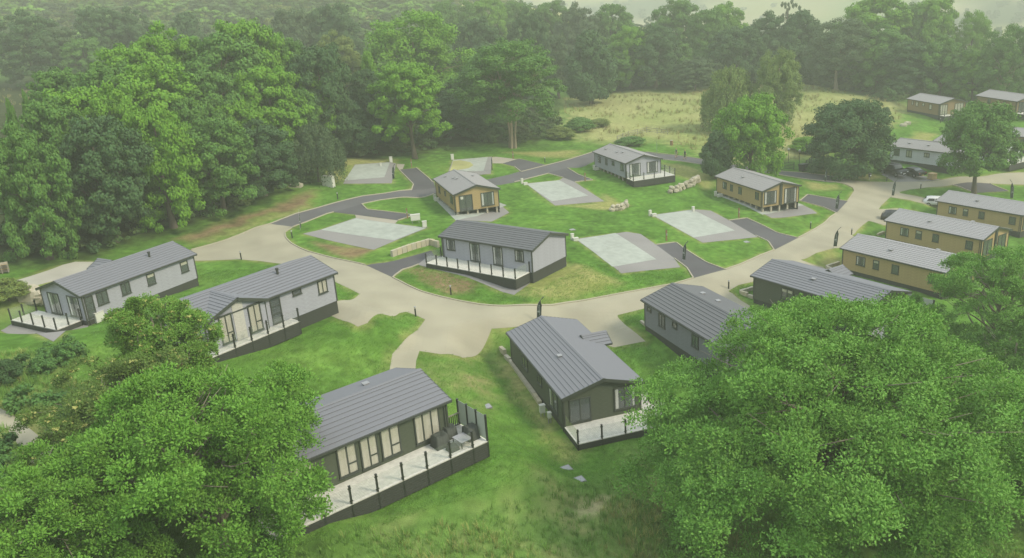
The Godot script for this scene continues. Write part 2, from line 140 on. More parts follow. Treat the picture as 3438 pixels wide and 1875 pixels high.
{"called":"white_lodge","label":"white lodge behind the black parked cars","x":76.00,"z":-141.70,"y":-2.75,"th":0.5288,"W":6.50,"L":12.80,"rise":0.96,"wall":"wall_white","roof":"roof_felt","trim":"trim_dark","style":"smooth","win":[["L",-5.4,-4.3,-0.4,-1.6,"d"],["L",-3,-1.9,-0.4,-1.6,"c"],["L",0.4,1.4,-0.5,-1.2,"c"],["L",3.6,4.7,-0.4,-1.6,"c"],["F",-2.5,-0.6,-0.3,-2.2,"d"],["F",0.6,2.5,-0.3,-2.2,"d"]],"vents":[[-1.6,-3.4,"vent"],[-1.6,0.2,"vent"]]},
{"called":"white_lodge","label":"white lodge with a gable window and deck behind the pale trunked oak","x":85.40,"z":-144.50,"y":-3.05,"th":0.4363,"W":6.50,"L":12.80,"rise":1.00,"wall":"wall_white","roof":"roof_felt","trim":"trim_dark","style":"smooth","win":[["F",-2.4,-0.6,-0.3,-2.2,"d"],["F",0.6,2.4,-0.3,-2.2,"d"],["L",-3,-1.9,-0.4,-1.6,"c"]],"deck":[[[-3.2,4.4,6.1,8.6]],[[-3.15,8.55,4.35,8.55,6,"rail"]]]},
{"called":"brown_lodge","label":"brown lodge cut off by the right edge, behind the white lodges","x":99.00,"z":-150.00,"y":-3.45,"th":0.5498,"W":6.50,"L":12.80,"rise":1.00,"wall":"wall_brown","roof":"roof_felt","trim":"trim_dark","style":"smooth","win":[["L",-4.3,-3.2,-0.5,-1.5,"d"],["L",-0.5,0.5,-0.5,-1.5,"d"],["L",3,4.2,-0.5,-1.5,"d"],["F",-2.5,-0.6,-0.3,-2.2,"d"]],"vents":[[-1.6,-2.0,"vent"]]}]
const TREES := [["woodland_tree","dome","mid",-49.2,-84,13.7,3.94,0,"mid green rounded tree at the left edge, behind the far grey lodge"],
["woodland_tree","dome","dark",-45.2,-91,14.2,5.61,0,"dark rounded tree rising behind the roof of the leftmost grey lodge"],
["woodland_tree","dome","bright",-40.8,-97,15.1,4.45,0.02,"bright green rounded tree at the front of the left wood"],
["woodland_tree","dome","mid",-36.9,-104,12,5.29,0.02,"mid green tree low at the front of the left wood above the brown bank"],
["woodland_tree","dome","dark",-33.5,-112,10,5.18,0.02,"dark tree above the brown bank at the right end of the left wood"],
["woodland_tree","weep","grey",-27.8,-121,9.5,4.35,0.08,"grey green drooping tree beside the white cabinets"],
["woodland_tree","tall","dark",-25.3,-139,9.6,4.42,0.1,"dark narrow tree behind the empty pad nearest the wood"],
["cypress_tree","cypress","mid",-57.4,-98,12.6,1.75,0.03,"slender upright cypress at the extreme left edge"],
["cypress_tree","cypress","mid",-57,-101,13.2,1.45,0.03,"slender upright cypress second from the left edge"],
["cypress_tree","cypress","dark",-56.2,-104,13.1,1.04,0.03,"thinnest dark cypress against the pale field"],
["oak_tree","dome","bright",-51.4,-103,14.8,6.34,0.1,"bright oak crown left of the larger bright oaks in the left wood"],
["oak_tree","dome","bright",-46.6,-111,16.6,7.29,0.1,"large bright oak in the middle of the left wood"],
["oak_tree","dome","mid",-42.3,-117,15.8,6.39,0.1,"mid green oak right of the large bright oak in the left wood"],
["oak_tree","dome","bright",-33.7,-123,16.1,5.85,0.1,"bright oak with a tall rounded crown near the right end of the left wood"],
["oak_tree","dome","dark",-29.5,-138,18.4,5.95,0.1,"dark tall oak behind the grey green drooping tree"],
["oak_tree","dome","bright",-52.3,-122,17,6.33,0.1,"bright oak in the third row of the left wood"],
["oak_tree","dome","bright",-50,-128,19,6.04,0.1,"yellow green oak crown high in the left wood"],
["oak_tree","dome","mid",-43.3,-130,18.9,8.04,0.1,"broad mid green oak just below the highest crown of the left wood"],
["oak_tree","dome","bright",-40.2,-138,21.5,6.85,0.1,"highest bright crown of the left wood"],
["oak_tree","dome","mid",-35,-141,17.9,4,0.1,"smaller mid green crown right of the highest crown"],
["woodland_tree","dome","dark",-117.9,-217,18.2,9.51,0.08,"dark tree at the top left corner behind the pale field"],
["woodland_tree","dome","grey",-111.2,-219,15.3,6.75,0.08,"grey green tree at the field edge, right of the corner tree"],
["woodland_tree","dome","mid",-104.4,-216,13.3,6.16,0.08,"low mid green tree at the field edge in the upper left"],
["woodland_tree","dome","dark",-105.2,-232,19.9,7.94,0.08,"dark tall tree rising left of the yellow green oak"],
["woodland_tree","dome","dark",-99.9,-236,19,7.05,0.08,"dark tree between the tall dark one and the yellow green oak"],
["woodland_tree","tall","dark",-84.8,-238,19.9,7.41,0.08,"dark tree behind the highest bright crown, on its left"],
["woodland_tree","dome","grey",-54.5,-236,22,8.43,0.08,"grey dark tree behind the highest bright crown, on its right"],
["woodland_tree","dome","dark",-44,-232,22.9,7.79,0.08,"dark tree left of the tall pale broad tree at the top"],
["woodland_tree","dome","olive",-35.4,-190,17.2,6.02,0.08,"olive brown tree left of the pale broad tree"],
["ash_tree","fine","bright",-17.2,-178,22.7,12.13,0.08,"tall broad pale green tree with fine foliage above the asphalt bays"],
["ash_tree","fine","mid",1.9,-151.6,19.6,9.57,0.26,"large spreading tree on several pale stems beside the asphalt road"],
["oak_tree","dome","bright",-15.1,-139.5,16.3,6.43,0.2,"bright oak in front of the pale broad tree, beside the pads"],
["woodland_tree","tall","bright",-22.8,-150,17,2.67,0.1,"narrow bright topped tree left of the bright oak by the pads"],
["woodland_tree","dome","dark",-23.4,-146,13.5,4.07,0.06,"dark tree tucked left of the bright oak by the pads"],
["woodland_tree","dome","dark",-6.8,-168,11.4,5.87,0.06,"dark tree between the bright oak and the many stemmed tree"],
["woodland_tree","dome","dark",-5,-222,21,7.33,0.08,"dark round tree behind and left of the many stemmed tree"],
["woodland_tree","dome","dark",9.4,-226,22.4,5.81,0.08,"dark round tree directly above the many stemmed tree"],
["woodland_tree","dome","grey",16,-222,16.2,4.25,0.08,"small grey green tree right of the many stemmed tree"],
["woodland_tree","tall","dark",23.2,-208.1,18.8,7.53,0.06,"dark tapering tree standing alone at the meadow corner"],
["woodland_tree","dome","bright",37.2,-232,17.1,5.86,0.08,"bright tree right of the dark tapering tree"],
["woodland_tree","fine","mid",-12.2,-268,23.7,9.83,0.08,"pale tree on the skyline left of centre"],
["woodland_tree","dome","bright",-1.1,-274,24.1,8.04,0.08,"bright green tree on the skyline above the many stemmed tree"],
["woodland_tree","fine","mid",8.9,-276,23.6,8.6,0.08,"pale tree on the skyline just right of centre"],
["woodland_tree","dome","mid",18.7,-272,23.1,8,0.08,"rounded tree on the skyline left of the dark tapering tree"],
["woodland_tree","dome","grey",26.1,-262,22,6.76,0.08,"grey green tree on the skyline behind the dark tapering tree"],
["woodland_tree","dome","mid",37,-268,22.1,7.94,0.08,"mid green tree on the skyline right of the dark tapering tree"],
["woodland_tree","dome","dark",43.8,-230,17.6,7.3,0.06,"dark tree at the far edge of the dry meadow, left part"],
["woodland_tree","dome","mid",56.4,-262,23.3,8.84,0.08,"mid green skyline tree behind the dry meadow"],
["woodland_tree","dome","grey",52.9,-222,8.4,6.29,0.04,"low grey green tree at the far edge of the dry meadow"],
["woodland_tree","dome","mid",62.6,-245,20.2,6.96,0.08,"mid green tree above the low grey green one at the meadow edge"],
["woodland_tree","dome","dark",65.9,-229,16.2,8.05,0.06,"large dark round tree behind the weeping birch"],
["woodland_tree","dome","bright",72,-262,21.9,6.97,0.08,"bright skyline tree above the large dark round tree"],
["woodland_tree","dome","dark",78.1,-238,18.6,7.81,0.06,"dark tree behind the tall pale birch"],
["woodland_tree","tall","dark",85.7,-236,20.6,8.75,0.06,"very dark tree left of the pale trunked ash"],
["ash_tree","fine","grey",88.8,-216.5,18.1,8.56,0.2,"grey green ash with a pale leaning trunk at the meadow edge"],
["woodland_tree","dome","bright",107.3,-240,24.3,11.09,0.08,"tall bright crown above the pale trunked ash"],
["woodland_tree","dome","mid",98.4,-214,16.1,7.78,0.05,"mid green tree right of the pale trunked ash"],
["woodland_tree","dome","dark",101.9,-205,13.2,7.15,0.05,"dark tree directly behind the far ochre lodge"],
["woodland_tree","dome","bright",124.1,-238,24.9,7.38,0.08,"bright crown on the skyline behind the far ochre lodge"],
["woodland_tree","dome","mid",119.4,-240,22,6.88,0.08,"mid green crown on the skyline left of the bright one on the right"],
["woodland_tree","dome","mid",109.2,-203,14.2,6.78,0.05,"mid green tree right behind the far ochre lodge"],
["woodland_tree","fine","bright",134.6,-236,20.4,5.48,0.08,"light green tree in front of the far pale fields"],
["woodland_tree","dome","bright",115.8,-200,12.2,5.1,0.05,"bright tree left of the far dark lodge"],
["ash_tree","fine","mid",119.7,-194,18.2,6.28,0.1,"pale tall ash over the far dark lodge at the right edge"],
["woodland_tree","sparse","grey",333.3,-600,13,8.58,0.1,"bare looking sparse tree on the skyline at the right"],
["woodland_tree","dome","dark",346.3,-600,13,7.64,0.05,"dark round lone tree in the far pale field"],
["woodland_tree","dome","dark",360.4,-600,13,3.6,0.05,"tiny round tree in the far pale field"],
["woodland_tree","dome","dark",376.2,-600,13,4.69,0.05,"round tree in the far field at the right edge"],
["woodland_tree","sparse","grey",101,-290,24.6,4.5,0.08,"thin feathery tree on the skyline above the birches"],
["weeping_birch","weep","pale",46.9,-166.9,14,6.05,0.06,"weeping birch with drooping curtains beside the dry meadow"],
["birch_tree","fine","pale",55.7,-164.7,16.4,4.73,0.06,"tall pale birch right of the weeping birch"],
["oak_tree","round","bright",41.2,-133.6,13.5,6.41,0.05,"leafy bright oak in front of the birches, above the central ochre lodge"],
["holly_tree","tall","dark",34.8,-131.4,8.3,2.93,0.08,"dark evergreen beside the asphalt road, in front of the bright oak"],
["oak_tree","round","dark",58.9,-136.9,12.6,8.04,0,"round dark oak standing alone by the gate enclosure"],
["oak_tree","round","mid",75.6,-127,14.6,6.4,0.26,"oak with a bare pale trunk beside the parked cars"],
["woodland_tree","dome","mid",-51,-95,14.7,4.36,0.05,"mid green tree in the left wood between the cypresses and a dark rounded tree"],
["woodland_tree","dome","bright",-46.6,-101,15.2,4.49,0.05,"bright tree in the left wood behind the dark one by the grey lodge"],
["woodland_tree","dome","mid",-41.7,-108,13.3,4.26,0.05,"mid green tree inside the left wood, right of the bright tree at its front"],
["woodland_tree","dome","bright",-37,-116,12.4,4.48,0.05,"bright tree inside the left wood, above the dark tree at the brown bank"],
["woodland_tree","dome","mid",-32.4,-128,12.1,4.61,0.05,"mid green tree ending the left wood, behind the grey drooping tree"],
["woodland_tree","dome","bright",-44.2,-112,13.4,4.87,0.05,"mid green tree inside the left wood, behind the bright tree at its front"],
["woodland_tree","dome","mid",-40.9,-128,14.3,5.43,0.05,"mid green tree in the left wood, left of the tall oak near its end"],
["woodland_tree","dome","mid",-53.8,-116,15.5,5.16,0.05,"mid green tree inside the left wood, left of the large bright oak"],
["woodland_tree","dome","mid",-60.7,-118,13.1,5.35,0.05,"mid green tree inside the left wood, behind the cypresses at its left end"],
["woodland_tree","dome","mid",-39.6,-150,18.1,6.26,0.05,"mid green tree inside the left wood, right of its highest bright crown"],
["woodland_tree","dome","mid",-51.6,-140,16.7,6.02,0.05,"mid green tree inside the left wood, beside the yellow green crown high up"],
["woodland_tree","dome","bright",-32,-136,14.2,4.62,0.05,"bright tree at the right end of the left wood, below the dark tall oak"],
["woodland_tree","dome","dark",-20.6,-150,8.3,5.02,0.03,"dark tree directly left of the trunk of the bright oak by the pads"],
["woodland_tree","dome","dark",-9.9,-158,7.8,4.96,0.03,"dark tree directly right of the trunk of the bright oak by the pads"],
["woodland_tree","dome","dark",-3.2,-172,8.1,5.7,0.03,"dark tree directly left of the pale stems of the spreading tree"],
["woodland_tree","dome","dark",-22.3,-162,11.2,5.41,0.03,"dark tree behind the narrow bright topped tree by the pads"],
["woodland_tree","dome","dark",-12.2,-186,12.9,7.53,0.03,"dark tree between the pale broad tree and the spreading tree"],
["woodland_tree","dome","mid",31.7,-232,10.9,7.31,0.03,"mid green tree beyond the meadow, just right of the dark tapering tree"],
["woodland_tree","dome","mid",48.6,-238,12.2,7.58,0.03,"mid green tree beyond the meadow, left of the low grey green one"],
["woodland_tree","dome","mid",64.4,-240,11.5,7.3,0.03,"mid green tree beyond the meadow, left of the large dark round tree"],
["woodland_tree","dome","mid",77.3,-243,11.1,8.43,0.03,"mid green tree beyond the meadow, seen between the two birches"],
["woodland_tree","dome","mid",90.9,-242,11.2,8.55,0.03,"mid green tree beyond the meadow, left of the pale trunked ash"],
["woodland_tree","dome","mid",100.2,-232,14.4,8.35,0.03,"mid green tree beyond the meadow, right of the pale trunked ash"],
["woodland_tree","dome","mid",103.8,-216,8.8,7.05,0.03,"mid green tree at the left back corner of the far ochre brown lodge"],
["woodland_tree","dome","mid",117.3,-208,9.8,7.03,0.03,"mid green tree between the far ochre brown lodge and the far dark lodge"],
["woodland_tree","dome","mid",123.7,-206,9.4,7.08,0.03,"mid green tree directly behind the roof of the far dark lodge"]]
const BOLLARDS := [[-23.71,-112.73,"bollard light on the lawn below the white cabinets, above the asphalt road"],
[-26.11,-95.01,"bollard light at the tip of the centre island by the left junction"],
[-30.00,-87.25,"bollard light between the two grey lodges on the left"],
[-8.98,-69.02,"bollard light at the corner of the lawn beside the second grey lodge"],
[-6.07,-74.90,"bollard light in the mulch bed below the central grey lodge"],
[22.68,-80.01,"bollard light left of the dark lodge with the side gable"],
[41.05,-105.88,"bollard light on the lawn below the central ochre lodge"],
[46.38,-105.04,"bollard light beside the flag at the nearest ochre lodge"],
[7.20,-139.95,"bollard light on the dry strip below the many stemmed tree"],
[64.07,-133.05,"bollard light beside the black parked four by four"],
[68.20,-129.70,"bollard light on the wedge of lawn below the black cars"],
[92.55,-170.62,"bollard light below the far ochre brown lodge"]]
const FLAGS := [[2.05,-70.73,"feather flag behind the roof of the dark lodge in the lower centre",-0.25,2.60],
[40.77,-97.38,"feather flag at the back corner of the nearest ochre lodge",-0.3,2.93],
[48.63,-116.36,"feather flag on the asphalt bay right of the central ochre lodge",-0.35,3.03],
[61.30,-125.27,"feather flag at the junction above the white car",-0.95,3.18],
[53.00,-131.82,"feather flag beside the asphalt road near the enclosure",-1.15,2.60],
[19.43,-87.43,"feather flag in the asphalt bay of the two pads in the middle",-0.8,2.60],
[80.58,-124.66,"feather flag at the right edge beside the farthest ochre lodge",2.6,3.43],
[-17.38,-124.73,"feather flag on the upper left pad",-0.5,2.69],
[-2.04,-133.14,"feather flag on the pad with moss",-1.2,2.75],
[-25.87,-98.36,"feather flag seen edge on at the start of the asphalt road",1.5,2.60],
[27.98,-146.63,"feather flag seen edge on behind the small grey lodge",1.4,2.60]]
const BOXES := [[-18.82,-135.85,"white box on the back corner of the upper left pad",0.5,0.9,0.4,0.2,0],
[-8.80,-140.26,"white box on the back corner of the pad with moss",0.5,0.9,0.4,0.2,0],
[-26.43,-119.09,"tall white cabinet at the wood edge, the left one of three",1,1.5,0.7,-0.4,0],
[-25.62,-118.67,"tall white cabinet at the wood edge, the right one of three",0.9,1.6,0.7,-0.4,0],
[-26.27,-122.13,"small white cabinet behind the two tall ones at the wood edge",0.5,1.2,0.5,-0.4,0],
[-11.87,-101.92,"white box on thin legs beside the wide left pad",1.2,0.7,0.5,0.2,0.45],
[-10.55,-99.79,"small white meter box at the tip of the wide left pad",0.55,0.7,0.4,0.2,0.1],
[2.68,-125.57,"cream meter box at the left corner of the upper middle pad",0.35,0.8,0.3,0.3,0],
[3.16,-124.87,"low white box beside the cream meter box on the upper middle pad",0.6,0.35,0.4,0.3,0],
[7.63,-94.24,"cream meter box at the left corner of the pad right of the central grey lodge",0.35,0.75,0.3,0.3,0],
[7.99,-93.88,"low white box beside the pad right of the central grey lodge",0.6,0.35,0.4,0.3,0],
[19.59,-108.05,"cream meter box at the left corner of the large pad in the middle",0.35,0.75,0.3,0.3,0],
[20.07,-107.81,"low white box at the left corner of the large pad in the middle",0.6,0.35,0.4,0.3,0],
[32.60,-123.18,"cream meter box behind the back corner of the central ochre lodge",0.35,0.75,0.3,0.3,0],
[33.10,-122.61,"low white box under the back corner of the central ochre lodge",0.8,0.4,0.4,0.3,0],
[15.43,-137.62,"cream meter box at the back corner of the small grey lodge",0.35,0.75,0.3,0.3,0],
[15.84,-137.21,"low white box under the back corner of the small grey lodge",0.8,0.4,0.4,0.3,0],
[-10.44,-116.79,"cream meter box at the back corner of the ochre lodge on legs",0.35,0.75,0.3,0.3,0],
[-10.14,-116.13,"low white box beside the ochre lodge on legs",0.6,0.4,0.4,0.3,0],
[1.58,-55.35,"larger cream meter box beside the wall of the lower centre dark lodge",0.4,0.6,0.3,0.3,0.35],
[2.05,-54.17,"smaller cream meter box on a post beside the lower centre dark lodge",0.25,0.4,0.25,0.3,0.5],
[-37.42,-69.07,"white heat pump at the front corner of the leftmost grey lodge",0.9,0.85,0.4,1.1,0.05],
[-37.32,-70.23,"small white box behind the heat pump of the leftmost grey lodge",0.4,0.5,0.3,1.1,0.3],
[26.30,-111.29,"small grey valve box at the top of the large pad in the middle",0.3,0.7,0.3,0.3,0],
[-20.20,-132.99,"small grey drain box on the upper left pad",0.3,0.45,0.3,0.3,0]]
const POSTS := [[-15.19,-133.33,"brown service post beside the bay of the upper left pad"],
[-13.18,-104.34,"brown service post at the end of the bay of the wide left pad"],
[12.82,-127.66,"brown service post at the end of the bay left of the small grey lodge"],
[19.32,-95.68,"brown service post beside the pad right of the central grey lodge"],
[32.22,-109.30,"brown service post beside the bay of the large pad in the middle"],
[1.75,-142.36,"brown service post beside the bay of the pad with moss"]]
const COVERS := [[2.70,-47.30,"grey manhole cover in the grass below the deck of the lower centre dark lodge"],
[3.37,-45.02,"raised grey manhole cover in front of the other one, nearer the viewer"],
[-2.62,-54.77,"grey manhole cover in the grass between the two foreground lodges"],
[29.69,-97.31,"grey manhole cover in the lawn below the large pad in the middle"],
[8.06,-99.27,"grey manhole cover in the lawn behind the central grey lodge"]]
const BOULDERS := [[[25.1,-121.2,26.4,-122.1,27.8,-123.2,29.4,-125.2,31.4,-129.4],"low curved wall of pale boulders right of the deck of the small grey lodge",0.75,11,2],
[[14.6,-110.1,15.8,-110.9,16.8,-112.1,17.4,-113.9],"short wall of pale boulders in the lawn below the upper middle pad",0.6,7,2]]
const BLOCKS := [[[-1.5,-67.5,-0.7,-65.6,0.2,-62.2,0.9,-59.6,1.5,-57.2],"stepped wall of pale stone blocks along the side of the lower centre dark lodge",0.28,0.95,0.32],
[[11.8,-70.6,12.8,-67.4,13.8,-64.6],"low stone wall along the side of the slate grey lodge",0.22,1.2,0.26],
[[25.4,-80.4,23.7,-79.4,24.9,-77.8,25.9,-75.9],"low stone wall round the back corner of the dark lodge with the side gable",0.3,1.2,0.3],
[[39.8,-93,37.7,-91.7,38.1,-90.3],"low stone wall at the back corner of the nearest ochre lodge",0.3,1.2,0.3],
[[-13.2,-86.8,-11.3,-89.4,-9.3,-91.6,-8.2,-90.6],"pale stone retaining wall beside the bay of the central grey lodge",0.7,0.8,0.35],
[[52.4,-108.3,51,-107.3],"low stone wall at the back corner of the middle ochre lodge",0.3,1.2,0.3]]
const CARS := [["black four by four parked on the gravel beside the saloon",66.63,-136.25,-1.208,4.7,1.95,1.9,"suv","car_black"],
["black saloon parked beside the black four by four",69.61,-136.00,1.934,4.8,1.85,1.45,"saloon","car_black"],
["white hatchback parked behind the farthest ochre lodge of the row",68.08,-123.90,-0.511,4.2,1.8,1.5,"hatch","car_white"],
["black car parked behind the middle ochre lodge of the row",56.38,-112.82,-0.511,4.4,1.85,1.6,"hatch","car_black"]]
const PEOPLE := [[31.16,-144.96,"person walking on the asphalt road, left hand one, in a dark top",-1.3,Color(0.10,0.12,0.10),Color(0.3,0.26,0.18),Color(0.42,0.31,0.12),0.7],
[32.44,-143.72,"person walking on the asphalt road, right hand one, in a dark top and shorts",-1.3,Color(0.06,0.07,0.07),Color(0.04,0.04,0.04),Color(0.45,0.35,0.15),1.0]]
const SHRUBS := [[-33.57,-49.06,1.7,1.2,"dark shrub at the left edge below the deck of the leftmost grey lodge","dark"],
[-47.76,-73.40,2.2,2.2,"rough shrub beside the large pale boulder","olive"],
[57.25,-150.19,2.6,4.2,"bright green mound of shrub left of the round dark oak","bright"],
[64.58,-157.87,2.2,2.4,"olive shrub under the round dark oak","olive"],
[16.30,-170.42,2.6,3.6,"green shrub at the near edge of the dry meadow","mid"],
[11.54,-161.58,2.4,3.4,"olive thicket right of the many stemmed tree","olive"],
[20.89,-174.71,1.6,3,"brown green shrub in the dry meadow above the small grey lodge","olive"],
[82.41,-175.95,1.8,1.4,"small dark shrub left of the far ochre brown lodge","dark"],
[83.77,-176.79,2,1.2,"small dark shrub beside the other one left of the far lodge","dark"],
[24.85,-155.98,1.5,3.2,"low green shrub at the fenced pen in the meadow","mid"],
[78.10,-140.36,1,2.2,"low shrubs along the skirt of the white lodge","grey"],
[73.44,-143.85,0.9,1.8,"grey green shrub at the middle of the skirt of the white lodge","grey"]]
const FENCES := [[[45.8,-138.5,48.1,-139,50.2,-138.4],2.2,"dark railing fence along the left of the enclosure beside the road",1.3,"tank",[0.15,0.4,0.65,0.9,1.15],0.1],
[[52.8,-139.7,53.9,-141.1,55.6,-143.9],2.0,"dark railing fence on the right of the enclosure, under the round oak",1.3,"tank",[0.15,0.4,0.65,0.9,1.15],0.1],
[[22.5,-158.5,25.4,-163,29.8,-166.9,33.6,-164.2],2.4,"weathered rail fence of the pen in the dry meadow",1.1,"grey_timber",[0.35,0.7,1.05],0.09]]
const GLOBES := [[50.61,-142.44,"white globe lamp at the enclosure, the left one"],[52.35,-141.78,"white globe lamp at the enclosure, the right one"]]
const BIN := [51.56,-137.66]
const DOGBIN := [61.27,-133.34]
const STAKE := [60.08,-134.48]
const CRATE := [72.21,-133.95]
const BARREL := [32.44,-155.14]
const BIGROCK := [-46.26,-74.60]
const ROCK := [-30.41,-117.28]
const PALLETS := [-51.14,-78.83]
const HEAP := [[83.36,-167.82],[84.90,-169.35]]
# ------------------------------------------------------------------ helpers
func lin(r: float, g: float, b: float) -> Color:
	return Color(r, g, b).linear_to_srgb()

func nm(called: String) -> String:
	if not taken.has(called):
		taken[called] = 0
		return called
	taken[called] += 1
	return "%s_%03d" % [called, taken[called]]

func tag(o: Node3D, label: String, category := "", group := "", kind := "") -> Node3D:
	if label: o.set_meta("label", label)
	if category: o.set_meta("category", category)
	if group: o.set_meta("group", group)
	if kind: o.set_meta("kind", kind)
	return o

func thing(called: String, label: String, category: String, at: Vector3, turn := 0.0, group := "") -> Node3D:
	var o := Node3D.new()
	o.name = nm(called)
	add_child(o)
	o.position = at
	o.rotation.y = turn
	tag(o, label, category, group)
	return o

func part(called: String, mesh: Mesh, mat: Material, parent: Node3D = null) -> MeshInstance3D:
	var o := MeshInstance3D.new()
	o.mesh = mesh
	o.material_override = mat
	if parent == null:
		o.name = nm(called)
		add_child(o)
	else:
		o.name = called
		parent.add_child(o, true)
	return o

func mat(col: Color, rough := 0.8, tex: Texture2D = null, scale := 1.0, vcol := false, metal := 0.0) -> StandardMaterial3D:
	var m := StandardMaterial3D.new()
	m.albedo_color = col.linear_to_srgb()
	m.roughness = rough
	m.metallic = metal
	m.vertex_color_use_as_albedo = vcol
	if tex:
		m.albedo_texture = tex
		m.uv1_triplanar = true
		m.uv1_scale = Vector3(scale, scale, scale)
	return m

func new_st() -> SurfaceTool:
	var s := SurfaceTool.new()
	s.begin(Mesh.PRIMITIVE_TRIANGLES)
	s.set_smooth_group(-1)
	return s

func done(s: SurfaceTool) -> ArrayMesh:
	s.generate_normals()
	return s.commit()

func tri(s: SurfaceTool, a: Vector3, b: Vector3, c: Vector3) -> void:
	s.add_vertex(a); s.add_vertex(b); s.add_vertex(c)

func quad(s: SurfaceTool, a: Vector3, b: Vector3, c: Vector3, d: Vector3) -> void:
	tri(s, a, b, c); tri(s, a, c, d)

func box(s: SurfaceTool, lo: Vector3, hi: Vector3, tf := Transform3D()) -> void:
	var p := []
	for i in 8:
		p.append(tf * Vector3(hi.x if i & 1 else lo.x, hi.y if i & 2 else lo.y, hi.z if i & 4 else lo.z))
	quad(s, p[0], p[2], p[3], p[1])
	quad(s, p[5], p[7], p[6], p[4])
	quad(s, p[4], p[6], p[2], p[0])
	quad(s, p[1], p[3], p[7], p[5])
	quad(s, p[2], p[6], p[7], p[3])
	quad(s, p[4], p[0], p[1], p[5])

func cbox(s: SurfaceTool, c: Vector3, size: Vector3, tf := Transform3D()) -> void:
	box(s, c - size / 2, c + size / 2, tf)

func boxmesh(lo: Vector3, hi: Vector3) -> ArrayMesh:
	var s := new_st()
	box(s, lo, hi)
	return done(s)

# a bar from a to b, w wide, h high (h along the up direction)
func bar(s: SurfaceTool, a: Vector3, b: Vector3, w: float, h: float, up := Vector3.UP) -> void:
	var d := (b - a).normalized()
	var r := d.cross(up)
	r = r.normalized() if r.length() > 0.01 else Vector3.RIGHT
	var u := r.cross(d).normalized()
	var tf := Transform3D(Basis(r, u, -d), a)
	box(s, Vector3(-w / 2, -h / 2, -a.distance_to(b)), Vector3(w / 2, h / 2, 0), tf)

func tube(s: SurfaceTool, pts: Array, rad: Array, n := 7) -> void:
	var ring0 := []
	for i in pts.size():
		var p: Vector3 = pts[i]
		var d: Vector3 = (pts[mini(i + 1, pts.size() - 1)] - pts[maxi(i - 1, 0)]).normalized()
		var x := d.cross(Vector3(0.31, 0.2, 0.93)).normalized()
		var y := d.cross(x)
		var ring := []
		for k in n:
			var a := TAU * k / n
			ring.append(p + (x * cos(a) + y * sin(a)) * float(rad[i]))
		if i > 0:
			for k in n:
				quad(s, ring0[k], ring0[(k + 1) % n], ring[(k + 1) % n], ring[k])
		ring0 = ring
	for k in range(1, n - 1):
		tri(s, ring0[0], ring0[k], ring0[k + 1])

# a lathe: profile of (radius, height)
func lathe(s: SurfaceTool, prof: Array, n := 12, tf := Transform3D()) -> void:
	for i in prof.size() - 1:
		var a: Vector2 = prof[i]
		var b: Vector2 = prof[i + 1]
		for k in n:
			var t0 := TAU * k / n
			var t1 := TAU * (k + 1) / n
			var p0 := tf * Vector3(a.x * cos(t0), a.y, a.x * sin(t0))
			var p1 := tf * Vector3(a.x * cos(t1), a.y, a.x * sin(t1))
			var p2 := tf * Vector3(b.x * cos(t1), b.y, b.x * sin(t1))
			var p3 := tf * Vector3(b.x * cos(t0), b.y, b.x * sin(t0))
			if a.x > 0.0001: tri(s, p0, p1, p2)
			if b.x > 0.0001: tri(s, p0, p2, p3)

func rv() -> Vector3:
	var z := rng.randf_range(-1, 1)
	var a := rng.randf() * TAU
	var r := sqrt(1 - z * z)
	return Vector3(r * cos(a), z, r * sin(a))

# grey texture that multiplies a colour: values lo..hi
func grain(freq: float, oct: int, lo: float, hi: float, seed_: int, size := 256, kind := FastNoiseLite.TYPE_SIMPLEX_SMOOTH, sx := 1.0) -> Texture2D:
	var n := FastNoiseLite.new()
	n.noise_type = kind
	n.seed = seed_
	n.frequency = freq
	n.fractal_octaves = oct
	n.fractal_gain = 0.6
	var im := n.get_seamless_image(size, size)
	if sx != 1.0:
		im.resize(size, int(size * sx), Image.INTERPOLATE_CUBIC)
		var wide := Image.create(size, size, false, im.get_format())
		for k in int(ceil(1.0 / sx)):
			wide.blit_rect(im, Rect2i(0, 0, size, int(size * sx)), Vector2i(0, k * int(size * sx)))
		im = wide
	im.convert(Image.FORMAT_L8)
	var d := im.get_data()
	var lut := PackedByteArray()
	for i in 256:
		var v := lerpf(lo, hi, i / 255.0)
		lut.append(int(clampf(Color(v, v, v).linear_to_srgb().r, 0, 1) * 255))
	for i in d.size():
		d[i] = lut[d[i]]
	return ImageTexture.create_from_image(Image.create_from_data(size, size, false, Image.FORMAT_L8, d))

# ------------------------------------------------------------------ terrain
var gx := PackedFloat32Array()
var gz := PackedFloat32Array()
var gh := PackedFloat32Array()
var core_i := 0
var core_j := 0
const CX0 := -64.0
const CX1 := 100.0
const CZ0 := -164.0
const CZ1 := -27.0
const STEP := 0.5

func tps(x: float, z: float) -> float:
	var qx := x / 100.0
	var qz := z / 100.0
	var v: float = TPSL[0] + TPSL[1] * qx + TPSL[2] * qz
	for i in range(0, TPSC.size(), 3):
		var dx: float = qx - TPSC[i]
		var dz: float = qz - TPSC[i + 1]
		var d2 := dx * dx + dz * dz + 1e-9
		v += TPSC[i + 2] * 0.5 * d2 * log(d2)
	return v

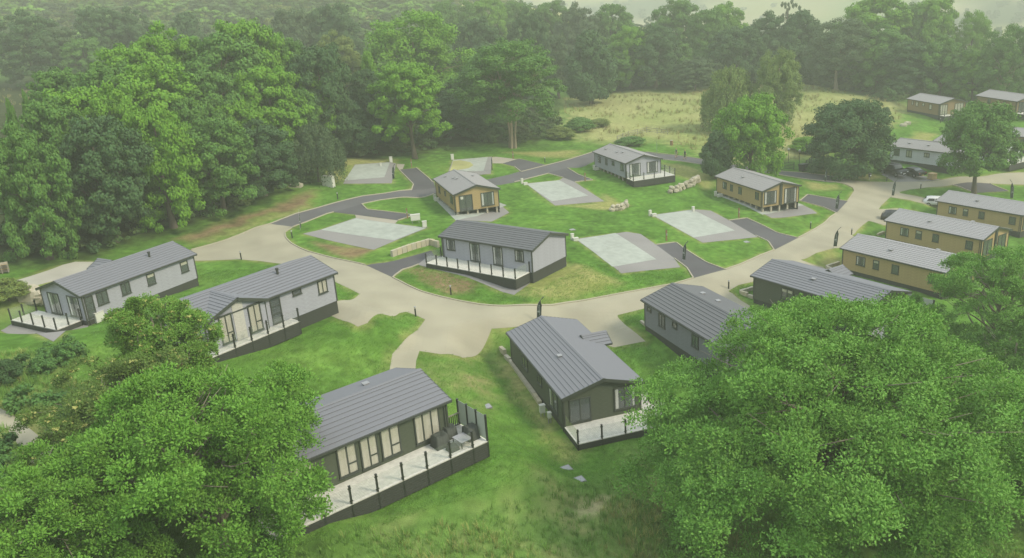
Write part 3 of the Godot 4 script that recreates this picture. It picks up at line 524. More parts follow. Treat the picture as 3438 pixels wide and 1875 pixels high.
func land(x: float, z: float) -> float:
	var y := tps(x, z)
	var far := Vector2(x, z + 100).length()
	if far > 420.0:
		var t := smoothstep(420.0, 900.0, far)
		var plain := -32.0 + 24.0 * noise_c.get_noise_2d(x * 0.25, z * 0.25) * smoothstep(900.0, 2200.0, far)
		plain += 34.0 * smoothstep(-150.0, -450.0, x + 0.12 * z) * (1.0 - smoothstep(1200.0, 2000.0, far))
		plain += 80.0 * smoothstep(750.0, 1700.0, far)
		y = lerpf(y, plain, t)
	if far < 130.0:
		for p in PLOTS:
			var dx: float = x - p[1]
			var dz: float = z - p[2]
			if dx * dx + dz * dz > 330.0: continue
			var c := cos(float(p[4]))
			var s := sin(float(p[4]))
			var lx := dx * c - dz * s
			var lz := dx * s + dz * c
			var ox := maxf(maxf(p[5] - lx, lx - p[6]), 0)
			var oz := maxf(maxf(p[7] - lz, lz - p[8]), 0)
			var w := 1.0 - smoothstep(0.6, 5.6, Vector2(ox, oz).length())
			if w > 0.0:
				var base: float = p[3]
				y = lerpf(y, base + clampf(y - base, -0.55, 0.12), w)
	return y

func cell(arr: PackedFloat32Array, v: float) -> int:
	return clampi(arr.bsearch(v, false) - 1, 0, arr.size() - 2)

# height of the ground as it is meshed
func hq(x: float, z: float) -> float:
	var i := cell(gx, x)
	var j := cell(gz, z)
	var u := (x - gx[i]) / (gx[i + 1] - gx[i])
	var v := (z - gz[j]) / (gz[j + 1] - gz[j])
	var n := gx.size()
	var a := gh[j * n + i]
	var b := gh[j * n + i + 1]
	var c := gh[(j + 1) * n + i]
	var d := gh[(j + 1) * n + i + 1]
	if u + v <= 1.0:
		return a + (b - a) * u + (c - a) * v
	return d + (c - d) * (1 - u) + (b - d) * (1 - v)

func on(x: float, z: float, dy := 0.0) -> Vector3:
	return Vector3(x, hq(x, z) + dy, z)

func seg_dist(p: Vector2, poly: PackedVector2Array) -> float:
	var best := 1e9
	var n := poly.size()
	for i in n:
		var q := Geometry2D.get_closest_point_to_segment(p, poly[i], poly[(i + 1) % n])
		best = minf(best, p.distance_squared_to(q))
	return sqrt(best)

var patches := []
func pack(flat: Array) -> PackedVector2Array:
	var p := PackedVector2Array()
	for i in range(0, flat.size(), 2):
		p.append(Vector2(flat[i], flat[i + 1]))
	return p

func ground_colour(x: float, z: float) -> Color:
	var n1 := noise_a.get_noise_2d(x, z)
	var n2 := noise_b.get_noise_2d(x, z)
	var n3 := noise_c.get_noise_2d(x, z)
	# mown lawn: patches of paler and darker grass, faint mowing streaks
	var c := GRASS * (1.0 + 0.30 * n1 + 0.25 * n2)
	c = c.lerp(Color(0.20, 0.25, 0.06), clampf(0.25 * n3 + 0.35 * maxf(n2, 0.0) - 0.02, 0, 0.32))
	var along := x * 0.96 - z * 0.29
	var streak := noise_a.get_noise_2d(along * 6.0, (x * 0.29 + z * 0.96) * 0.35 + 700.0)
	c *= 1.0 + 0.28 * streak + 0.30 * noise_d.get_noise_2d(x, z)
	var far := Vector2(x, z + 100).length()
	if far > 190.0:
		# fields beyond the wood, in patchwork
		var fx := floorf((x + 60.0 * noise_c.get_noise_2d(z * 0.3, 5.0)) / 170.0)
		var fz := floorf((z + 50.0 * noise_c.get_noise_2d(x * 0.3, 55.0)) / 130.0)
		var pick := fposmod(sin(fx * 12.99 + fz * 78.2) * 43758.5, 1.0)
		var fcol := Color(0.34, 0.34, 0.13) if pick < 0.4 else (Color(0.20, 0.27, 0.08) if pick < 0.7 else Color(0.42, 0.38, 0.2))
		if far > 800.0 and noise_c.get_noise_2d(x * 0.12, z * 0.12) > 0.12: fcol = Color(0.07, 0.10, 0.045)
		c = c.lerp(fcol, smoothstep(190.0, 300.0, far))
	for p in patches:
		if not p.box.has_point(Vector2(x, z)): continue
		var v := Vector2(x, z) + Vector2(n1, n2) * float(p.f) * 1.1
		var inside := Geometry2D.is_point_in_polygon(v, p.poly)
		var d := seg_dist(v, p.poly)
		var w := smoothstep(-float(p.f), float(p.f), d if inside else -d)
		if w <= 0.0: continue
		var k := Color()
		match p.kind:
			"dry": k = Color(0.32, 0.325, 0.13).lerp(Color(0.21, 0.27, 0.075), clampf(0.3 + 0.8 * n3 + 0.5 * n2, 0, 1)) * (1.0 + 0.2 * n1)
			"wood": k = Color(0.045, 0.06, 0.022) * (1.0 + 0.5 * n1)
			"brown": k = Color(0.22, 0.16, 0.085).lerp(Color(0.15, 0.17, 0.05), clampf(0.5 * n2 + 0.8 * n1 - 0.05, 0, 1)) * (1.0 + 0.4 * n1)
			"straw": k = Color(0.29, 0.29, 0.105).lerp(Color(0.20, 0.24, 0.06), clampf(0.25 + 0.9 * n1 + 0.7 * n2, 0, 1))
			"worn": k = GRASS.lerp(Color(0.30, 0.27, 0.12), clampf(0.35 + 0.9 * n1, 0, 0.8))
			"rough": k = Color(0.13, 0.225, 0.05).lerp(Color(0.30, 0.28, 0.12), clampf(0.08 + 0.8 * n1 + 0.6 * n2, 0, 0.8))
			"bare": k = Color(0.45, 0.40, 0.22)
		c = c.lerp(k, w)
	var edge: float = worn.get(Vector2i(int(round((x - CX0) / STEP)), int(round((z - CZ0) / STEP))), 0.0)
	if edge > 0.0 and far < 130.0:
		c = c.lerp(Color(0.31, 0.29, 0.11), clampf(edge * (0.5 + 0.9 * n1), 0, 0.7))
	c *= 1.0 + 0.12 * noise_d.get_noise_2d(z + 40.0, x)
	return Color(maxf(c.r, 0.01), maxf(c.g, 0.012), maxf(c.b, 0.006))

# grass worn yellow along the edges of roads, bays and pads
var worn := {}
func wear(flat: Array, reach: float) -> void:
	var poly := pack(flat)
	for k in poly.size():
		var a := poly[k]
		var b := poly[(k + 1) % poly.size()]
		var n := int(a.distance_to(b) / 0.35) + 1
		for q in n:
			var p := a.lerp(b, float(q) / n)
			for j in range(-2, 3):
				for i in range(-2, 3):
					var c := Vector2i(int(round((p.x - CX0) / STEP)) + i, int(round((p.y - CZ0) / STEP)) + j)
					var d := Vector2(CX0 + c.x * STEP, CZ0 + c.y * STEP).distance_to(p)
					var w := clampf(1.0 - d / reach, 0, 1)
					if w > worn.get(c, 0.0): worn[c] = w

func build_ground() -> void:
	for f in [GRAVEL, TRACK, PATH]: wear(f, 0.75)
	for f in BAYS + SURROUNDS: wear(f, 0.6)
	var xs := []
	var x := CX0
	while x <= CX1 + 0.01:
		xs.append(x); x += STEP
	var step := STEP
	var v := CX1
	while v < 6000.0:
		step = minf(step * 1.12, 260.0); v += step; xs.append(v)
	step = STEP; v = CX0
	while v > -6000.0:
		step = minf(step * 1.12, 260.0); v -= step; xs.insert(0, v); core_i += 1
	var zs := []
	var z := CZ0
	while z <= CZ1 + 0.01:
		zs.append(z); z += STEP
	step = STEP; v = CZ1
	while v < 160.0:
		step *= 1.25; v += step; zs.append(v)
	step = STEP; v = CZ0
	while v > -8000.0:
		step = minf(step * 1.09, 260.0); v -= step; zs.insert(0, v); core_j += 1
	gx = PackedFloat32Array(xs)
	gz = PackedFloat32Array(zs)
	var nx := gx.size()
	var nz := gz.size()
	gh.resize(nx * nz)
	var vs := PackedVector3Array()
	var cs := PackedColorArray()
	vs.resize(nx * nz); cs.resize(nx * nz)
	for j in nz:
		for i in nx:
			var h := land(gx[i], gz[j])
			gh[j * nx + i] = h
			vs[j * nx + i] = Vector3(gx[i], h, gz[j])
			cs[j * nx + i] = ground_colour(gx[i], gz[j])
	var ix := PackedInt32Array()
	for j in nz - 1:
		for i in nx - 1:
			var a := j * nx + i
			ix.append_array([a, a + 1, a + nx, a + 1, a + nx + 1, a + nx])
	var ns := PackedVector3Array()
	ns.resize(nx * nz)
	for j in nz:
		for i in nx:
			var i0 := maxi(i - 1, 0)
			var i1 := mini(i + 1, nx - 1)
			var j0 := maxi(j - 1, 0)
			var j1 := mini(j + 1, nz - 1)
			ns[j * nx + i] = Vector3(-(gh[j * nx + i1] - gh[j * nx + i0]) / (gx[i1] - gx[i0]), 1, -(gh[j1 * nx + i] - gh[j0 * nx + i]) / (gz[j1] - gz[j0])).normalized()
	var ar := []
	ar.resize(Mesh.ARRAY_MAX)
	ar[Mesh.ARRAY_VERTEX] = vs
	ar[Mesh.ARRAY_NORMAL] = ns
	ar[Mesh.ARRAY_COLOR] = cs
	ar[Mesh.ARRAY_INDEX] = ix
	var me := ArrayMesh.new()
	me.add_surface_from_arrays(Mesh.PRIMITIVE_TRIANGLES, ar)
	tag(part("ground", me, M.ground), "", "", "", "structure")

# a sheet that lies on the ground, cut along the ground's own triangles
func sheet(called: String, flat: Array, lift: float, base: Color, m: Material, vary := 0.12, parent: Node3D = null) -> MeshInstance3D:
	var poly := pack(flat)
	if Geometry2D.is_polygon_clockwise(poly): poly.reverse()
	var lo := Vector2(1e9, 1e9)
	var hi := Vector2(-1e9, -1e9)
	for p in poly:
		lo = lo.min(p); hi = hi.max(p)
	lo = lo.max(Vector2(CX0, CZ0)); hi = hi.min(Vector2(CX1 - 0.01, CZ1 - 0.01))
	var i0 := cell(gx, lo.x)
	var i1 := cell(gx, hi.x)
	var j0 := cell(gz, lo.y)
	var j1 := cell(gz, hi.y)
	var edge := {}
	for k in poly.size():
		var a := poly[k]
		var b := poly[(k + 1) % poly.size()]
		var steps := int(ceil(a.distance_to(b) / 0.1)) + 1
		for q in steps + 1:
			var p := a.lerp(b, float(q) / steps)
			if p.x < CX0 or p.x >= CX1 or p.y < CZ0 or p.y >= CZ1: continue
			edge[Vector2i(cell(gx, p.x), cell(gz, p.y))] = true
	var vs := PackedVector3Array()
	var cs := PackedColorArray()
	for j in range(j0, j1 + 1):
		for i in range(i0, i1 + 1):
			var p00 := Vector2(gx[i], gz[j])
			var p11 := Vector2(gx[i + 1], gz[j + 1])
			var p10 := Vector2(p11.x, p00.y)
			var p01 := Vector2(p00.x, p11.y)
			var tris := []
			if edge.has(Vector2i(i, j)):
				for t in [PackedVector2Array([p00, p10, p01]), PackedVector2Array([p10, p11, p01])]:
					for piece in Geometry2D.intersect_polygons(poly, t):
						var ids := Geometry2D.triangulate_polygon(piece)
						for q in ids: tris.append(piece[q])
			elif Geometry2D.is_point_in_polygon((p00 + p11) / 2, poly):
				tris = [p00, p10, p01, p10, p11, p01]
			for q in range(0, tris.size(), 3):
				var a: Vector2 = tris[q]
				var b: Vector2 = tris[q + 1]
				var c: Vector2 = tris[q + 2]
				if (b - a).cross(c - a) < 0:
					var s := b
					b = c; c = s
				for p in [a, b, c]:
					vs.append(Vector3(p.x, hq(clampf(p.x, p00.x, p11.x - 1e-4), clampf(p.y, p00.y, p11.y - 1e-4)) + lift, p.y))
					var w: float = 1.0 + vary * (1.6 * noise_a.get_noise_2d(p.x * 0.7, p.y * 0.7) + 1.2 * noise_b.get_noise_2d(p.x, p.y))
					cs.append(Color(base.r * w, base.g * w, base.b * w))
	var ar := []
	ar.resize(Mesh.ARRAY_MAX)
	ar[Mesh.ARRAY_VERTEX] = vs
	ar[Mesh.ARRAY_COLOR] = cs
	var me := ArrayMesh.new()
	me.add_surface_from_arrays(Mesh.PRIMITIVE_TRIANGLES, ar)
	var o := part(called, me, m, parent)
	return o

func kerb(flat: Array, w := 0.14, h := 0.1) -> void:
	var pl := pack(flat)
	var cv := Curve2D.new()
	for k in pl.size():
		var t := Vector2.ZERO
		if k > 0 and k < pl.size() - 1:
			t = (pl[k + 1] - pl[k - 1]) / 6.0
			t = t.limit_length(minf(pl[k].distance_to(pl[k - 1]), pl[k].distance_to(pl[k + 1])) * 0.35)
		cv.add_point(pl[k], -t, t)
	var n := int(cv.get_baked_length() / 0.6) + 1
	var s := new_st()
	var prev := []
	for k in n + 1:
		var d := cv.get_baked_length() * k / n
		var p := cv.sample_baked(d)
		var q := cv.sample_baked(minf(d + 0.05, cv.get_baked_length())) - cv.sample_baked(maxf(d - 0.05, 0))
		var r := Vector2(-q.y, q.x).normalized() * w / 2
		var a := on(p.x - r.x, p.y - r.y, 0)
		var b := on(p.x + r.x, p.y + r.y, 0)
		var up := Vector3(0, h, 0)
		var lowv := Vector3(0, -0.15, 0)
		var ring := [a + lowv, a + up, b + up, b + lowv]
		if k > 0:
			for e in 3:
				quad(s, prev[e], prev[e + 1], ring[e + 1], ring[e])
		prev = ring
	tag(part("kerb", done(s), M.kerb), "", "", "", "structure")
# ------------------------------------------------------------------ lodges
func course_mesh(length: float, depth: float, lip: float, ribs: int) -> ArrayMesh:
	# one course of roof covering: x along the roof, z down the slope, its lower edge proud of the course below
	var s := new_st()
	var n := maxi(1, ribs * 4)
	for k in n:
		var x0 := -length / 2 + length * k / n
		var x1 := -length / 2 + length * (k + 1) / n
		var w0 := 0.0
		var w1 := 0.0
		if ribs > 0:
			w0 = [0.0, 0.012, 0.03, 0.012][k % 4]
			w1 = [0.0, 0.012, 0.03, 0.012][(k + 1) % 4]
		var a := Vector3(x0, 0.008 + w0, 0)
		var b := Vector3(x1, 0.008 + w1, 0)
		var c := Vector3(x1, lip + w1, depth + 0.02)
		var d := Vector3(x0, lip + w0, depth + 0.02)
		quad(s, a, b, c, d)
		quad(s, d, c, Vector3(x1, -0.005, depth + 0.02), Vector3(x0, -0.005, depth + 0.02))
	return done(s)

func gable_roof(parent: Node3D, W: float, L: float, rise: float, eave: float, style: String, rm: Material, fascia: Material, called := "roof") -> Node3D:
	# ridge along z; parent-local; eave corners at x = +-W/2, z = +-L/2
	var roof := Node3D.new()
	roof.name = called
	parent.add_child(roof, true)
	var slope := Vector2(W / 2, rise).length()
	var ang := atan2(rise, W / 2)
	var s := new_st()
	# the boarded deck under the covering
	var t := 0.10
	for e in [-1.0, 1.0]:
		var x: float = e * W / 2
		quad(s, Vector3(0, eave + rise, -L / 2), Vector3(x, eave, -L / 2), Vector3(x, eave, L / 2), Vector3(0, eave + rise, L / 2))
		quad(s, Vector3(0, eave + rise - t, -L / 2), Vector3(0, eave + rise - t, L / 2), Vector3(x, eave - t, L / 2), Vector3(x, eave - t, -L / 2))
		quad(s, Vector3(x, eave, -L / 2), Vector3(x, eave - t, -L / 2), Vector3(x, eave - t, L / 2), Vector3(x, eave, L / 2))
	part("soffit", done(s), fascia, roof)
	# bargeboards at both gable ends
	for z in [-L / 2, L / 2]:
		var b := new_st()
		for e in [-1.0, 1.0]:
			var o: float = 0.015 * signf(z)
			bar(b, Vector3(0, eave + rise - 0.08, z + o), Vector3(e * (W / 2 + 0.01), eave - 0.08, z + o), 0.05, 0.24)
		part("bargeboard", done(b), fascia, roof)
	for e in [-1.0, 1.0]:
		var g := new_st()
		bar(g, Vector3(e * (W / 2 + 0.05), eave - 0.06, -L / 2), Vector3(e * (W / 2 + 0.05), eave - 0.06, L / 2), 0.10, 0.10)
		part("gutter", done(g), fascia, roof)
	var n := 9 if W > 4.0 else 4
	var ribs := 0
	var lip := 0.05
	if style == "tile":
		n = 10; ribs = int(L / 0.36); lip = 0.035
	elif style == "smooth":
		n = 7; lip = 0.016
	var depth := slope / n
	var me := course_mesh(L + 0.03, depth, lip, ribs)
	for e in [0, 1]:
		for k in n:
			var c := part("roof_tile_course", me, rm, roof)
			var sgn := 1.0 if e == 0 else -1.0
			var down := Vector3(sgn * cos(ang), -sin(ang), 0)
			var up := Vector3(sgn * sin(ang), cos(ang), 0)
			var along := up.cross(down)
			c.transform = Transform3D(Basis(along, up, down), Vector3(0, eave + rise, 0) + down * depth * k + up * 0.006)
	var cap := new_st()
	for e in [-1.0, 1.0]:
		var p := Vector3(0, eave + rise + 0.085, 0)
		var q := Vector3(e * 0.16, eave + rise + 0.085 - 0.16 * rise / (W / 2) - 0.01, 0)
		var z := Vector3(0, 0, L / 2 + 0.02)
		quad(cap, p - z, p + z, q + z, q - z)
		quad(cap, q - z, q + z, q + z - Vector3(0, 0.05, 0), q - z - Vector3(0, 0.05, 0))
	part("ridge_cap", done(cap), rm, roof)
	return roof

func clad(s: SurfaceTool, o: Vector3, right: Vector3, out: Vector3, w0: float, w1: float, y0: float, y1: float, rise := 0.0, board := 0.15) -> void:
	# lapped boards between s = w0..w1, y0..y1, and a gable triangle of that rise above
	var half := (w1 - w0) / 2
	var mid := (w0 + w1) / 2
	var y := y0
	while y < y1 + rise - 0.01:
		var t := minf(y + board, y1 + rise)
		var lo0 := w0
		var hi0 := w1
		var lo1 := w0
		var hi1 := w1
		if y > y1:
			var q := 1.0 - (y - y1) / rise
			lo0 = mid - half * q; hi0 = mid + half * q
		if t > y1:
			var q := 1.0 - (t - y1) / maxf(rise, 0.001)
			lo1 = mid - half * q; hi1 = mid + half * q
		var a := o + right * lo0 + Vector3(0, y, 0) + out * 0.022
		var b := o + right * hi0 + Vector3(0, y, 0) + out * 0.022
		var c := o + right * hi1 + Vector3(0, t, 0) + out * 0.004
		var d := o + right * lo1 + Vector3(0, t, 0) + out * 0.004
		quad(s, a, d, c, b)
		quad(s, a, b, b - out * 0.022, a - out * 0.022)
		y = t

func window(parent: Node3D, o: Vector3, right: Vector3, out: Vector3, w: Array, frame: Material, called := "window") -> void:
	var s0: float = minf(w[1], w[2])
	var s1: float = maxf(w[1], w[2])
	var y1: float = w[3]
	var y0: float = w[4]
	var kind: String = w[5]
	var tf := Transform3D(Basis(right, Vector3.UP, out), o)
	var wd := s1 - s0
	var ht := y1 - y0
	var s := new_st()
	var b := 0.085
	cbox(s, Vector3((s0 + s1) / 2, y1 - b / 2, 0.045), Vector3(wd, b, 0.09), tf)
	cbox(s, Vector3((s0 + s1) / 2, y0 + b / 2, 0.045), Vector3(wd, b, 0.09), tf)
	cbox(s, Vector3(s0 + b / 2, (y0 + y1) / 2, 0.044), Vector3(b, ht, 0.085), tf)
	cbox(s, Vector3(s1 - b / 2, (y0 + y1) / 2, 0.044), Vector3(b, ht, 0.085), tf)
	cbox(s, Vector3((s0 + s1) / 2, y0 - 0.02, 0.065), Vector3(wd + 0.1, 0.04, 0.13), tf)
	var lights := maxi(1, int(round(wd / (0.62 if ht < 1.5 or kind == "c" else 0.85))))
	if kind == "door": lights = 1
	for k in range(1, lights):
		cbox(s, Vector3(s0 + wd * k / lights, (y0 + y1) / 2, 0.043), Vector3(0.08, ht - 0.02, 0.075), tf)
	if kind == "c" and ht > 1.5 and wd < 1.6:
		cbox(s, Vector3(s0 + wd * 0.75, y0 + ht * 0.34, 0.042), Vector3(wd / 2 - 0.02, 0.08, 0.075), tf)
	var f := part("door" if kind == "door" else called, done(s), frame, parent)
	var g := new_st()
	for k in lights:
		var a := s0 + wd * k / lights + 0.05
		var c := s0 + wd * (k + 1) / lights - 0.05
		var e := new_st()
		cbox(e, Vector3((a + c) / 2, (y0 + y1) / 2, 0.052), Vector3(c - a, ht - 0.1, 0.008), tf)
		part("pane", done(e), M.pane, f)
	# behind the glass: a dark room, a blind or curtains
	var d := new_st()
	cbox(d, Vector3((s0 + s1) / 2, (y0 + y1) / 2, 0.015), Vector3(wd - 0.1, ht - 0.1, 0.012), tf)
	part("room_beyond", done(d), M.dark_room if kind != "frost" else M.frosted, f)
	if kind in ["c", "s", "blind"]:
		var spans := []
		if kind == "c": spans = [[s0 + 0.05, s1 - 0.05, y0 + 0.05]]
		elif kind == "s": spans = [[s0 + 0.05, s0 + 0.05 + wd * 0.17, y0 + 0.05], [s1 - 0.05 - wd * 0.12, s1 - 0.05, y0 + 0.05]]
		else: spans = [[s0 + 0.05, s1 - 0.05, y0 + ht * 0.66]]
		for sp in spans:
			var cu := new_st()
			var n := maxi(2, int((sp[1] - sp[0]) / 0.05))
			for k in n:
				var xa: float = lerpf(sp[0], sp[1], float(k) / n)
				var xb: float = lerpf(sp[0], sp[1], float(k + 1) / n)
				var za := 0.030 + 0.008 * sin(k * 0.9)
				var zb := 0.030 + 0.008 * sin((k + 1) * 0.9)
				quad(cu, tf * Vector3(xa, sp[2], za), tf * Vector3(xa, y1 - 0.05, za), tf * Vector3(xb, y1 - 0.05, zb), tf * Vector3(xb, sp[2], zb))
			part("blind" if kind == "blind" else "curtain", done(cu), M.curtain if kind != "s" else M.curtain_white, f)
	if kind == "door":
		for k in 2:
			part("door_rail", boxy(tf, Vector3((s0 + s1) / 2, y0 + ht * (0.36 + 0.3 * k), 0.06), Vector3(wd - 0.1, 0.08, 0.03)), frame, f)
	if kind == "notice":
		part("notice", boxy(tf, Vector3(s0 + 0.4, y1 - 0.35, 0.062), Vector3(0.36, 0.36, 0.006)), M.white_plastic, f)

func boxy(tf: Transform3D, c: Vector3, size: Vector3) -> ArrayMesh:
	var s := new_st()
	cbox(s, c, size, tf)
	return done(s)

func deck(parent: Node3D, rects: Array, runs: Array, floor_y: float) -> void:
	# rects: x0, x1, z0, z1 boarded areas; runs: lines of posts with glass between, [x0, z0, x1, z1, posts, kind]
	var d := Node3D.new()
	d.name = "deck"
	parent.add_child(d, true)
	for r in rects:
		var wide: float = r[1] - r[0]
		var long: float = r[3] - r[2]
		var n := int(maxf(wide, long) / 0.15)
		var s := new_st()
		for k in n:
			if long > wide:
				box(s, Vector3(r[0], floor_y - 0.03, r[2] + long * k / n + 0.006), Vector3(r[1], floor_y, r[2] + long * (k + 1) / n))
			else:
				box(s, Vector3(r[0] + wide * k / n + 0.006, floor_y - 0.03, r[2]), Vector3(r[0] + wide * (k + 1) / n, floor_y, r[3]))
		var b := part("deck_boards", done(s), M.deck, d)
		b.set_meta("kind", "stuff")
	for r in runs:
		var a := Vector3(r[0], floor_y, r[1])
		var b := Vector3(r[2], floor_y, r[3])
		var n: int = r[4]
		var kind: String = r[5]
		var tall := 1.75 if kind == "screen" else 1.08
		var dir := (b - a).normalized()
		if kind != "skirt":
			for k in n:
				if r.size() > 6 and k == 0: continue
				var p := a.lerp(b, float(k) / (n - 1))
				var s := new_st()
				cbox(s, p + Vector3(0, tall / 2 - 0.55, 0), Vector3(0.1, tall + 1.1, 0.1))
				cbox(s, p + Vector3(0, tall + 0.015, 0), Vector3(0.13, 0.03, 0.13))
				for hh in [0.16, tall - 0.14]:
					cbox(s, p + Vector3(0, hh, 0) + dir * 0.0, Vector3(0.05, 0.05, 0.05) + Vector3(absf(dir.x), 0, absf(dir.z)) * 0.16)
				part("deck_post", done(s), M.black_paint, d)
			for k in n - 1:
				var p := a.lerp(b, float(k) / (n - 1)) + dir * 0.07
				var q := a.lerp(b, float(k + 1) / (n - 1)) - dir * 0.07
				var s := new_st()
				bar(s, p + Vector3(0, tall / 2 + 0.03, 0), q + Vector3(0, tall / 2 + 0.03, 0), 0.012, tall - 0.14)
				part("glass_panel", done(s), M.frosted_pane if kind == "screen" else M.balustrade, d)
		# the boarded skirt below
		var k2 := new_st()
		var out := Vector3(dir.z, 0, -dir.x)
		if out.dot((a + b) / 2) < 0: out = -out
		for row in 7:
			var y := floor_y - 0.05 - row * 0.15
			bar(k2, a + Vector3(0, y - floor_y - 0.07, 0) + out * 0.03, b + Vector3(0, y - floor_y - 0.07, 0) + out * 0.03, 0.02, 0.143)
		part("deck_skirt", done(k2), M.skirt, d)
		part("deck_edge", boxmesh(a.min(b) - Vector3(0.05, 0.06, 0.05), a.max(b) + Vector3(0.05, 0.004, 0.05)), M.deck, d)

func lodge(k: Dictionary) -> Node3D:
	var W: float = k.W
	var L: float = k.L
	var E := 3.05
	var t := thing(k.called, k.label, "lodge", Vector3(k.x, k.y, k.z), k.th, "holiday lodges of the park")
	var wm: Material = M[k.wall]
	var rm: Material = M[k.roof]
	var fm: Material = M[k.trim]
	var hw := W / 2 - 0.22
	var hl := L / 2 - 0.28
	var fl := E - 2.45
	var top := E + 0.02
	var slope: float = k.rise / (W / 2)
	var sides := {
		"R": [Vector3(hw, 0, 0), Vector3(0, 0, -1), Vector3(1, 0, 0), hl], "L": [Vector3(-hw, 0, 0), Vector3(0, 0, 1), Vector3(-1, 0, 0), hl],
		"F": [Vector3(0, 0, hl), Vector3(1, 0, 0), Vector3(0, 0, 1), hw], "B": [Vector3(0, 0, -hl), Vector3(-1, 0, 0), Vector3(0, 0, -1), hw]}
	for n in sides:
		var d = sides[n]
		var s := new_st()
		clad(s, d[0], d[1], d[2], -d[3], d[3], fl, top, hw * slope if n in ["F", "B"] else 0.0)
		part("wall", done(s), M[k.get("side_wall", k.wall)] if n in ["L", "R"] else wm, t)
		if n in k.get("piers", ""):
			# open underside: steel legs and block piers instead of a skirt
			for q in int(d[3] * 2 / 1.5) + 1:
				var p: Vector3 = d[0] + d[1] * lerpf(-d[3] + 0.3, d[3] - 0.3, float(q) / int(d[3] * 2 / 1.5)) - d[2] * 0.25
				var e := new_st()
				cbox(e, p + Vector3(0, fl - 0.4, 0), Vector3(0.22, 1.0, 0.22))
				part("pier", done(e), M.pale_stone, t)
			part("chassis", boxy(Transform3D(Basis(d[1], Vector3.UP, d[2]), d[0]), Vector3(0, fl - 0.12, -0.4), Vector3(d[3] * 2, 0.22, 0.1)), M.skirt, t)
		else:
			part("skirt", boxy(Transform3D(Basis(d[1], Vector3.UP, d[2]), d[0]), Vector3(0, fl - 0.62, -0.03), Vector3(d[3] * 2, 1.24, 0.05)), M.skirt, t)
	for e in [[-1, -1], [-1, 1], [1, -1], [1, 1]]:
		part("corner_trim", boxmesh(Vector3(e[0] * hw - 0.055, fl - 0.05, e[1] * hl - 0.055), Vector3(e[0] * hw + 0.055, top - 0.06, e[1] * hl + 0.055)), fm, t)
	for e in [-1, 1]:
		var dp := new_st()
		tube(dp, [Vector3(e * (hw + 0.08), top - 0.1, hl - 0.2), Vector3(e * (hw + 0.08), 0.1, hl - 0.2)], [0.035, 0.035], 6)
		part("downpipe", done(dp), fm, t)
	var roof := gable_roof(t, W, L, k.rise, E, k.style, rm, fm)
	for v in k.get("vents", []):
		var p := Vector3(v[0], E + k.rise - absf(v[0]) * slope, v[1])
		var s := new_st()
		if v[2] == "flue":
			tube(s, [p + Vector3(0, -0.1, 0), p + Vector3(0, 0.42, 0)], [0.1, 0.1], 8)
			tube(s, [p + Vector3(0, 0.42, 0), p + Vector3(0, 0.56, 0)], [0.15, 0.13], 8)
		else:
			cbox(s, p + Vector3(0, 0.07, 0), Vector3(0.24, 0.16, 0.4))
			cbox(s, p + Vector3(0.1 * signf(v[0]), 0.13, 0), Vector3(0.34, 0.05, 0.44))
		part("roof_vent", done(s), M.skirt if v[2] == "flue" else M.grey_metal, roof)
	for w in k.win:
		var d = sides[w[0]]
		var ww = w.duplicate()
		# positions along a side wall are given towards the front, along a gable towards the right
		if w[0] in ["R", "B"]:
			ww[1] = -w[1]; ww[2] = -w[2]
		ww[3] = E + w[3]; ww[4] = E + w[4]
		window(t, d[0], d[1], d[2], ww, fm)
	if k.has("column"):
		part("gable_column", boxmesh(Vector3(-0.2, fl, hl), Vector3(0.2, top + k.rise - 0.35, hl + 0.16)), fm, t)
	if k.has("porch"):
		# a small gabled roof over the side door: [side, z, width, reach]
		var p = k.porch
		var pr := Node3D.new()
		pr.name = "porch"
		t.add_child(pr, true)
		pr.position = Vector3(p[0] * (hw - 0.3 + p[3] / 2), 0, p[1])
		pr.rotation.y = PI / 2
		gable_roof(pr, p[2], p[3] + 1.9, 0.62, E + 0.02, k.style, rm, fm, "porch_roof")
		for e in ([-1, 1] if p[3] > 0.5 else []):
			part("porch_post", boxmesh(Vector3(e * (p[2] / 2 - 0.2) - 0.05, 0, p[0] * p[3] / 2 - 0.05), Vector3(e * (p[2] / 2 - 0.2) + 0.05, E, p[0] * p[3] / 2 + 0.05)), fm, pr)
	if k.has("cross"):
		# a full height cross gable on the right wall: [z middle, width]
		var c = k.cross
		var cg := Node3D.new()
		cg.name = "cross_gable"
		t.add_child(cg, true)
		cg.position = Vector3(W / 4 + 0.08, 0, c[0])
		cg.rotation.y = PI / 2
		gable_roof(cg, c[1], W / 2 + 0.4, k.rise - 0.05, E + 0.03, k.style, rm, fm, "cross_roof")
		var s := new_st()
		clad(s, Vector3(hw + 0.24, 0, c[0]), Vector3(0, 0, -1), Vector3(1, 0, 0), -c[1] / 2 + 0.25, c[1] / 2 - 0.25, fl, E + 0.05, (c[1] / 2 - 0.25) * k.rise / (c[1] / 2))
		part("gable_wall", done(s), wm, t)
		for e in [-1.0, 1.0]:
			part("gable_cheek", boxmesh(Vector3(hw - 0.02, fl, c[0] + e * (c[1] / 2 - 0.25) - 0.04), Vector3(hw + 0.27, E, c[0] + e * (c[1] / 2 - 0.25) + 0.04)), fm, t)
		part("gable_panel", boxmesh(Vector3(hw + 0.2, fl + 0.1, c[0] - 0.45), Vector3(hw + 0.285, E + k.rise - 0.4, c[0] + 0.45)), M.pale_panel, t)
		for w in k.crosswin:
			window(t, Vector3(hw + 0.25, 0, 0), Vector3(0, 0, -1), Vector3(1, 0, 0), ["R", -w[0], -w[1], E + w[2], E + w[3], w[4]], fm)
	if k.has("deck"):
		deck(t, k.deck[0], k.deck[1], fl + 0.05)
	return t
